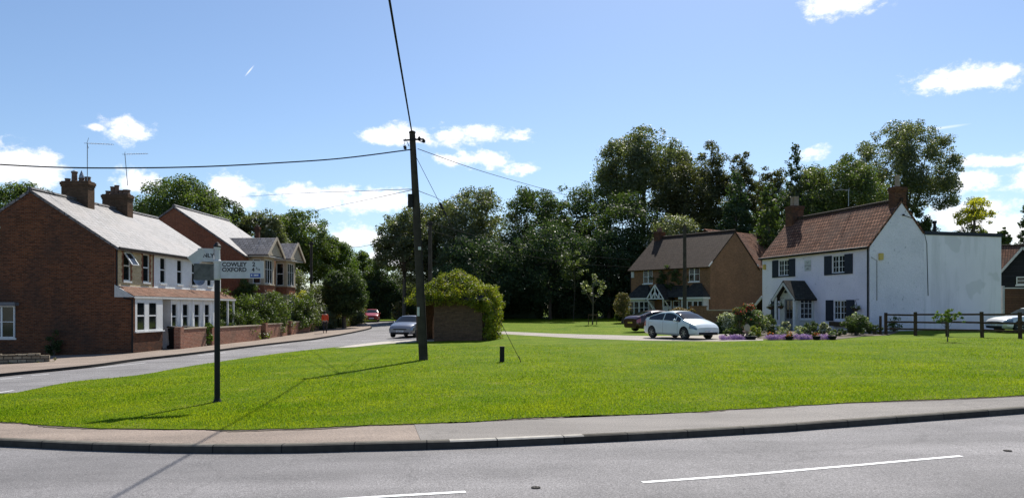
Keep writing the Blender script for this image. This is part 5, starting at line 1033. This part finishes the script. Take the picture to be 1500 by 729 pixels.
# ---- trees
TB = 'trees on the skyline behind the houses'
tree('broadleaf_tree', 'round topped green tree behind the far left of the terrace roof', 28, 62, 266, 380, 82, 'leaf', 9000, .40, nc=60, group=TB)
tree('broadleaf_tree', 'large dark green tree rising behind the slate roof right of the chimneys', 262, 72, 257, 400, 78, 'leaf', 15000, .36, nc=95, rc=(.13,.24), group=TB)
tree('broadleaf_tree', 'green tree shoulder sloping down behind the brick house roof', 325, 42, 284, 400, 84, 'leaf_dark', 8000, .38, nc=50, group=TB)
tree('broadleaf_tree', 'small tree top seen between the two terrace chimneys', 146, 16, 296, 400, 90, 'leaf', 2500, .36, nc=18, group=TB)
tree('birch_tree', 'soft pale green tree with drooping foliage beside the brick gable', 382, 42, 299, 450, 84, 'leaf_grey', 11000, .34, nc=60, bark='bark_pale', group=TB)
tree('broadleaf_tree', 'tall rounded green tree above the roadside bushes', 436, 58, 303, 450, 92, 'leaf', 15000, .38, nc=90, rc=(.12,.22), group=TB)
tree('broadleaf_tree', 'green tree stepping down towards the gap in the skyline', 492, 36, 346, 455, 96, 'leaf_bright', 8000, .36, nc=46, group=TB)
tree('broadleaf_tree', 'lowest green tree at the gap above the far bend', 532, 30, 364, 455, 104, 'leaf', 6000, .38, nc=34, group=TB)
tree('broadleaf_tree', 'bushy dark green tree standing at the roadside behind the person', 504, 34, 392, 470, 70, 'leaf_dark', 12000, .24, nc=60, rc=(.16,.3), low=-.9, group=TB, trunk_r=.2)
tree('broadleaf_tree', 'open grey green tree reaching left over the gap beside the pole', 592, 44, 300, 425, 84, 'leaf_grey', 9000, .36, nc=52, inner=.2, group=TB)
tree('broadleaf_tree', 'tall grey green tree directly behind the telegraph pole', 628, 52, 286, 470, 88, 'leaf_grey', 13000, .36, nc=70, group=TB, low=-.9)
tree('broadleaf_tree', 'broad grey green tree above the ivy covered shelter', 694, 72, 268, 470, 86, 'leaf_grey', 22000, .36, nc=110, rc=(.11,.22), group=TB, low=-.95)
tree('broadleaf_tree', 'dense dark green tree at the middle of the skyline', 782, 66, 264, 470, 88, 'leaf_dark', 18000, .38, nc=100, rc=(.12,.22), group=TB, low=-.95)
tree('broadleaf_tree', 'dark green tree merging into the tall rounded tree', 846, 56, 256, 470, 92, 'leaf_dark', 15000, .38, nc=80, group=TB, low=-.95)
tree('broadleaf_tree', 'tallest rounded grey green tree on the skyline behind the brown brick house', 944, 76, 184, 352, 96, 'leaf_grey', 19000, .42, nc=110, rc=(.11,.22), inner=.2, group=TB)
tree('broadleaf_tree', 'dark tree filling in below the tallest rounded tree', 912, 72, 280, 470, 86, 'leaf_dark', 14000, .38, nc=80, group=TB, low=-.95)
tree('eucalyptus_tree', 'ragged dark eucalyptus tree right of the tallest rounded tree', 1040, 34, 197, 420, 92, 'leaf_euc', 11000, .36, nc=52, rc=(.28,.48), inner=.35, group=TB)
tree('eucalyptus_tree', 'narrow crowned eucalyptus tree beside a gap of sky', 1086, 24, 201, 420, 90, 'leaf_euc', 8000, .34, nc=34, rc=(.35,.55), inner=.3, group=TB)
tree('conifer_tree', 'broad black green conifer behind the brown brick house roof', 1078, 52, 246, 470, 84, 'leaf_con', 15000, .38, nc=110, kind='conifer', group=TB)
tree('broadleaf_tree', 'dark wispy tree in front of the eucalyptus trees', 1000, 52, 232, 400, 90, 'leaf_euc', 11000, .36, nc=60, inner=.3, group=TB)
tree('eucalyptus_tree', 'low wispy tree between the conifers left of the cottage chimney', 1132, 26, 232, 400, 90, 'leaf_euc', 6000, .34, nc=30, rc=(.28,.45), group=TB)
tree('conifer_tree', 'pointed dark conifer standing above the left cottage chimney', 1164, 42, 206, 470, 80, 'leaf_con', 15000, .36, nc=120, kind='conifer', group=TB)
tree('conifer_tree', 'green layered conifer left of the cottage chimney', 1126, 42, 262, 470, 76, 'leaf_dark', 12000, .34, nc=90, kind='conifer', group=TB)
tree('broadleaf_tree', 'sunlit green tree behind the red tiled roof with silvery leaves', 1236, 66, 224, 400, 74, 'leaf', 20000, .30, nc=95, rc=(.13,.25), group=TB, extra='leaf_grey', mi_p=.3)
tree('broadleaf_tree', 'smaller green tree behind the ridge of the cottage roof', 1190, 36, 240, 380, 77, 'leaf_grey', 7000, .32, nc=40, group=TB)
tree('ash_tree', 'tall open crowned ash tree with dark limbs behind the right cottage chimney', 1326, 77, 177, 348, 84, 'leaf_grey', 22000, .30, nc=150, rc=(.10,.18), inner=.25, group=TB, trunk_r=.5, fill=34)
tree('ivy_clad_tree', 'dark ivy clad lower growth around the trunk of the tall ash tree', 1346, 26, 300, 400, 82, 'leaf_dark', 5000, .3, nc=30, group=TB, low=-.9)
tree('golden_tree', 'small golden yellow tree above the flat roofed extension', 1428, 27, 283, 350, 74, 'leaf_yellow', 2600, .24, nc=34, rc=(.2,.36), shell=.2, inner=.5, group=TB, fill=0)
tree('broadleaf_tree', 'low green and yellow bush below the golden tree', 1424, 28, 321, 400, 75, 'leaf_bright', 3000, .24, nc=26, group=TB, extra='leaf_yellow', mi_p=.4)
tree('conifer_tree', 'black green conifer cut by the right edge of the picture', 1508, 26, 284, 460, 88, 'leaf_con', 8000, .36, nc=60, kind='conifer', group=TB)
tree('broadleaf_tree', 'small distant green tree beside the right edge conifer', 1470, 13, 330, 400, 100, 'leaf', 2500, .4, nc=16, group=TB)
tree('elder_tree', 'white flowering bush rising behind the ridge of the brown brick house', 986, 46, 308, 420, 82, 'leaf_grey', 9000, .3, nc=46, group=TB, extra='blossom', mi_p=.12, low=-.9)
tree('broadleaf_tree', 'dark shrubby tree at the back of the lawn with silvery sprays', 700, 70, 338, 474, 80, 'leaf_con', 12000, .32, nc=70, low=-.95, extra='leaf_grey', mi_p=.06)
tree('broadleaf_tree', 'dark spreading shrub at the back of the lawn behind the young tree', 806, 78, 322, 474, 82, 'leaf_con', 13000, .32, nc=80, low=-.95, extra='leaf_grey', mi_p=.06)
tree('broadleaf_tree', 'dark shrubby growth beside the brown brick house chimney', 892, 52, 330, 474, 82, 'leaf_con', 9000, .32, nc=60, low=-.95)
tree('broadleaf_tree', 'pale green sprays hanging in front of the dark trees above the young tree', 840, 22, 366, 412, 76, 'leaf', 1500, .26, nc=20, low=-.9, extra='leaf_grey', mi_p=.4, fill=8, trunk_r=.03)
tree('broadleaf_tree', 'dark tree behind the left pair of skyline trees above the road gap', 560, 30, 372, 470, 100, 'leaf_dark', 5000, .36, nc=30, low=-.9)
tree('broadleaf_tree', 'dark green tree filling the dip between the eucalyptus and the cottage chimney', 1118, 44, 262, 470, 94, 'leaf_dark', 10000, .36, nc=60, low=-.95, group=TB)
tree('broadleaf_tree', 'second dark green tree linking the pointed conifer to the sunlit tree', 1188, 48, 236, 470, 92, 'leaf_dark', 10000, .36, nc=60, low=-.95, group=TB)
# young trees
t = tree('young_tree', 'slim young tree with pale leaves in a wooden guard on the back lawn', 868, 20, 399, 448, 66, 'leaf_grey', 600, .20, nc=14, rc=(.18,.30), extra='blossom', mi_p=.10, trunk_r=.06, cat='young tree', fill=0)
m = MB(); [m.box(x-.03, x+.03, -.03, .03, -.1, .95) for x in (-.35, .35)]; m.box(-.38, .38, -.05, -.02, .8, .92); tag(m.build('tree_guard', M['fencewood'], None, loc=tuple(t.location)), 'low timber guard round the slim young tree on the back lawn', 'tree guard')
tree('sapling', 'small feathery sapling growing in front of the timber fence', 1388, 24, 452, 482, 33, 'leaf_bright', 900, .10, nc=22, rc=(.15,.3), trunk_r=.025, cat='sapling', kind='broad', low=-.3, fill=0)
tree('clipped_tree', 'round clipped bronze green tree left of the brown brick house', 912, 14, 428, 466, 68, 'leaf_brown', 4200, .12, nc=36, extra='leaf', mi_p=.35, trunk_r=.12, cat='clipped tree', low=-.95)
tree('shrub', 'dark shrub beneath the round clipped tree', 913, 15, 452, 480, 69, 'leaf_dark', 2500, .16, nc=24, cat='shrub', low=-1)
# hedges
def XY(px, D): return ((px-750)/F*D, D)
hedge('tall_hedge', 'tall dark hedge closing the far bend of the road', [XY(520, 99), XY(575, 98), XY(640, 94)], 5.2, 3.0, 'leaf_con', 26000, .26, rc=(.5,.9), dens=2.2, base=.0, extra='leaf_dark', mi_p=.3)
hedge('tall_hedge', 'long dark understorey hedge along the back of the lawn', [XY(636, 92), XY(720, 87), XY(800, 85), XY(880, 83), XY(935, 84)], 5.5, 3.0, 'leaf_con', 30000, .28, rc=(.5,.9), dens=1.8, extra='leaf_dark', mi_p=.3)
hedge('garden_hedge', 'sunlit leafy hedge in front of the red brick house bays', [(-18.9, 49.4), (-18.3, 54), (-17.8, 60), (-17.3, 64.5)], 3.0, 2.0, 'leaf_hedge', 26000, .16, rc=(.3,.6), dens=3.2, extra='leaf_dark', mi_p=.25, hv=.25)
hedge('garden_hedge', 'rounded grey green hedge end sloping down beside the person', [(-17.4, 62.5), (-16.9, 68), (-16.4, 72)], 2.3, 1.8, 'leaf_grey', 15000, .15, rc=(.3,.55), dens=3.2)
hedge('roadside_bank', 'dry brown and green bank plants at the foot of the roadside tree', [(-16.3, 71), (-15.9, 76), (-16.6, 84)], 1.5, 1.4, 'leaf_brown', 9000, .16, rc=(.25,.5), dens=3.2, extra='leaf', mi_p=.55, cat='bank plants')
hedge('low_hedge', 'low clipped hedge behind the long brick garden wall', [(-18.6, 48.0), (-18.2, 53), (-17.95, 57.5)], 1.55, 1.0, 'leaf_dark', 12000, .10, rc=(.2,.3), dens=5, hv=.05, extra='leaf_hedge', mi_p=.5)
bush('shrub', 'grey leaved shrub left of the hedge beside the white porch post', (-18.9, 50.6), (.8,.8,1.3), 'leaf_grey', 3000, .12)
bush('shrub', 'tall silver grey bush beyond the red brick house', (-19.6, 70), (2.4,2.2,2.9), 'leaf_grey', 9000, .2, nc=40)
bush('shrub', 'second silver grey bush filling in towards the roadside tree', (-16.5, 75), (2.2,2.0,2.6), 'leaf_grey', 8000, .2, nc=34)
bush('shrub', 'bright golden bush beside the red brick house', (-18.1, 65.4), (.95,.95,1.35), 'leaf_yellow', 3600, .13, nc=20, extra='leaf_bright', mi_p=.2, trunk_h=1.1)
bush('climber', 'green climber on the front corner of the red brick house', (-18.9, 54.4), (.9,.6,1.6), 'leaf', 3500, .14, extra='leaf_dark', mi_p=.5, trunk_h=1.4)
bush('roadside_plant', 'pale flowering plants on the right side of the far bend', (-12.6, 86), (.9,.8,1.2), 'leaf_grey', 2200, .2, extra='leaf_brown', mi_p=.35)
bush('garden_plant', 'spiky green plant between the brick garden walls', (-17.85, 45.0), (.3,.3,.75), 'leaf_bright', 700, .16)
bush('ivy_patch', 'dark ivy patch growing up the foot of the brick gable', (-22.7, 37.85), (.42,.16,.75), 'leaf_dark', 1500, .08)
# cottage garden
sheet('flower_bed', [XY(1110,38.6), XY(1160,37.5), XY(1226,36.9), XY(1262,39.4), XY(1300,40.4), XY(1318,44.6), XY(1276,45.0), (19.0,56), XY(1100,54), XY(1100,46)], M['soil'], .026)
sheet('garden_gravel', [XY(1040,39.6), XY(1110,38.5), XY(1104,46), XY(1040,46)], M['path'], .024)
for k, (px, D, r_, mt, ex, mp, lab) in enumerate(((1136, 43.5, (.5,.4,.30), 'leaf_dark', 'blossom', .08, 'low dark shrub beneath the left ground floor shutter'), (1150, 41.5, (.35,.3,.42), 'leaf_grey', 'blossom', .3, 'loose white flowering plant left of the porch post'), (1174, 40.2, (.4,.3,.34), 'leaf', 'blossom', .35, 'white flowering plant right of the porch door'),
      (1208, 40.0, (.3,.3,.42), 'leaf_grey', 'blossom', .2, 'wispy grey plant between the dome shrub and the window box'), (1228, 40.5, (.45,.35,.22), 'leaf_dark', 'leaf_bright', .2, 'low green plant beneath the window box'), (1106, 40.5, (.35,.3,.35), 'leaf_bright', 'leaf_yellow', .3, 'small yellow green plant behind the wide dark planter'), (1070, 41, (.5,.4,.28), 'leaf_dark', 'leaf', .4, 'low dark plants behind the left purple flower border'))):
    bush('garden_plant', lab, XY(px, D), r_, mt, 1300, .085, extra=ex, mi_p=mp, cat='garden plant')
a0 = Vector((12.6, 55.0)); a1 = Vector((17.9, 55.5)); d = a1-a0
t = thing('garden_wall', 'brick garden wall with stone coping between the two cottages', 'garden wall', (a0.x, a0.y, T(*a0)), math.atan2(d.y, d.x)); m = MB(); m.box(0, d.length, 0, .25, -.2, 1.35); m.build('masonry', M['brick_brown'], t); m = MB(); m.box(0, d.length, -.05, .3, 1.35, 1.43); m.build('coping', M['stonetrim'], t); m = MB(); m.box(.3, 1.4, -.12, .3, -.2, 1.62); m.box(.25, 1.45, -.17, .35, 1.62, 1.7); m.build('pier', M['brick_brown'], t)
bush('dry_hedge_top', 'dry straw coloured clipped hedge beside the wall pier', (12.2, 54.6), (1.2,.4,.65), 'leaf_brown', 3000, .1, stem=True, trunk_h=.4)
hedge('flowering_hedge', 'white flowering shrubs along the front of the brick garden wall', [XY(1046, 47), XY(1082, 48), XY(1112, 48)], 1.35, .9, 'leaf_hedge', 9000, .10, rc=(.2,.35), dens=5, extra='blossom', mi_p=.42, cat='flowering shrub')
bush('rose_bush', 'tall rose bush with red blooms in front of the garden wall', (XY(1087, 42)), (.75,.65,.82), 'leaf_dark', 3600, .10, extra='redflower', mi_p=.02, trunk_h=.1)
bush('rose_bush', 'taller rose bush with red and white blooms near the cottage corner', (XY(1101, 42.8)), (.6,.6,.85), 'leaf_dark', 2600, .10, extra='redflower', mi_p=.02, trunk_h=.15)
for k, (px, D, r, h, top, lab, fl, p_) in enumerate(((1083, 42.0, .42, 1.42, .2, 'red rose heads at the top of the left rose bush', 'redflower', .22), (1096, 42.4, .45, 1.62, .2, 'red and white rose heads at the top of the right rose bush', 'blossom', .22))):
    x, y = XY(px, D); t = thing('rose_blooms', lab, 'roses', (x, y, T(x, y)+h)); C, Q = clumps((0,0,0), (r, r, .22), 22, (.5,.7), -1); leaves('petals', C, Q, 900, .09, [M['leaf_dark'], M['redflower'], ] if k == 0 else [M['leaf_dark'], M['redflower']], t, mi_p=p_); m = MB(); m.tube([(0,0,-h), (0,0,0)], [.03,.01], 5); m.build('stem', M['bark'], t)
bush('shrub', 'loose green shrub with white flowers right of the rose bushes', (XY(1112, 44)), (.6,.6,.75), 'leaf', 2000, .10, extra='blossom', mi_p=.25)
bush('shrub', 'rounded dark green shrub by the left cottage corner', (XY(1126, 46)), (.5,.5,.62), 'leaf_dark', 1500, .10)
bush('shrub', 'clipped dark green dome shrub in front of the porch window', (XY(1190, 40.5)), (.48,.45,.42), 'leaf_dark', 2600, .07)
bush('shrub', 'large dark green shrub at the right corner of the cottage front', (XY(1253, 41)), (.85,.7,.58), 'leaf_dark', 4500, .09, nc=22)
bush('hydrangea', 'pale pink flowering bush behind the large corner shrub', (XY(1256, 42.6)), (.55,.45,.62), 'leaf', 1800, .09, extra='blossom', mi_p=.35)
bush('shrub', 'low dark growth at the foot of the white gable wall', (XY(1282, 41.8)), (.45,.4,.3), 'leaf_dark', 1300, .08)
bush('climber', 'thin climbing plant against the white gable wall behind the fence', (XY(1310, 44.8)), (.45,.25,.55), 'leaf', 500, .10)
for k, (p0, p1, D, lab) in enumerate(((1056, 1090, 38.4, 'purple flower border beside the white hatchback'), (1124, 1166, 37.6, 'purple flower border left of the first dark pot'), (1168, 1192, 37.3, 'purple flower border between the two orange flower pots'), (1199, 1219, 37.0, 'short purple flower border at the right end of the garden'))):
    A = XY(p0, D); B = XY(p1, D); hedge('purple_flowers', lab, [A, B], .30, .6, 'purple', int((p1-p0)*110), .05, cat='flower border', group='purple flower borders edging the cottage garden', rc=(.10,.17), dens=22, core=False, hv=.15, extra='leaf', mi_p=.08)
for (px, D, pr, fl, lab, r) in ((1156, 37.2, .19, 'orange', 'dark pot of orange flowers left of the cottage path', .22), (1196, 36.9, .19, 'orange', 'dark pot of orange flowers right of the porch', .22), (1219, 36.7, .2, 'blossom', 'black pot with white flowers at the right end of the border', .2), (1128, 38.3, .15, 'orange', 'small pot with orange and yellow flowers below the dark corner shrub', .16), (1100, 38.2, .28, 'blossom', 'wide dark planter beside the stone ornament', .2), (1172, 38.6, .15, 'blossom', 'pot of white flowers by the porch step', .26), (1146, 39.4, .15, 'blossom', 'tall white flowers in a pot left of the porch', .34)):
    x, y = XY(px, D); t = thing('flower_pot', lab, 'flower pot', (x, y, T(x, y)), 0, 'flower pots in the cottage garden'); m = MB(); m.lathe([(pr*.65, -.02), (pr, .15), (pr*1.1, .16), (pr*1.1, .2), (pr*.9, .2)], 14); m.build('pot', M['black'], t)
    C, Q = clumps((0, 0, .20+r*.4), (r, r, r*.75), 12, (.3,.5), -.8); leaves('flowers', C, Q, 420, .065, [M['leaf'], M[fl]], t, mi_p=.35)
x, y = XY(1094, 38.6); t = thing('garden_ornament', 'small stone bird bath ornament among the pots in front of the rose bush', 'garden ornament', (x, y, T(x, y)), R(20)); m = MB(); m.lathe([(.16,0),(.16,.06),(.08,.1),(.06,.3),(.12,.36),(.2,.40),(.22,.45),(.16,.42)], 14); m.build('pedestal', M['pot_buff'], t); m = MB(); m.lathe([(.16,-.02),(.19,0),(.16,.02)], 16, 0, Matrix.Translation((.05,.05,.6)) @ Matrix.Rotation(R(90),4,'X')); m.build('disc', M['stonetrim'], t)
# small things on the road
for (px, py, lab) in ((785, 714, 'small worn iron cover set in the near road'), (1476, 660, 'small iron cover set in the near road at the right')):
    g = G(px, py, -.1); m = MB(); m.lathe([(.045, 0), (.05, .006), (.03, .010), (.01, .010)], 14); tag(m.build('iron_cover', M['kerb'], None, loc=(g.x, g.y, g.z+.003)), lab, 'iron cover')
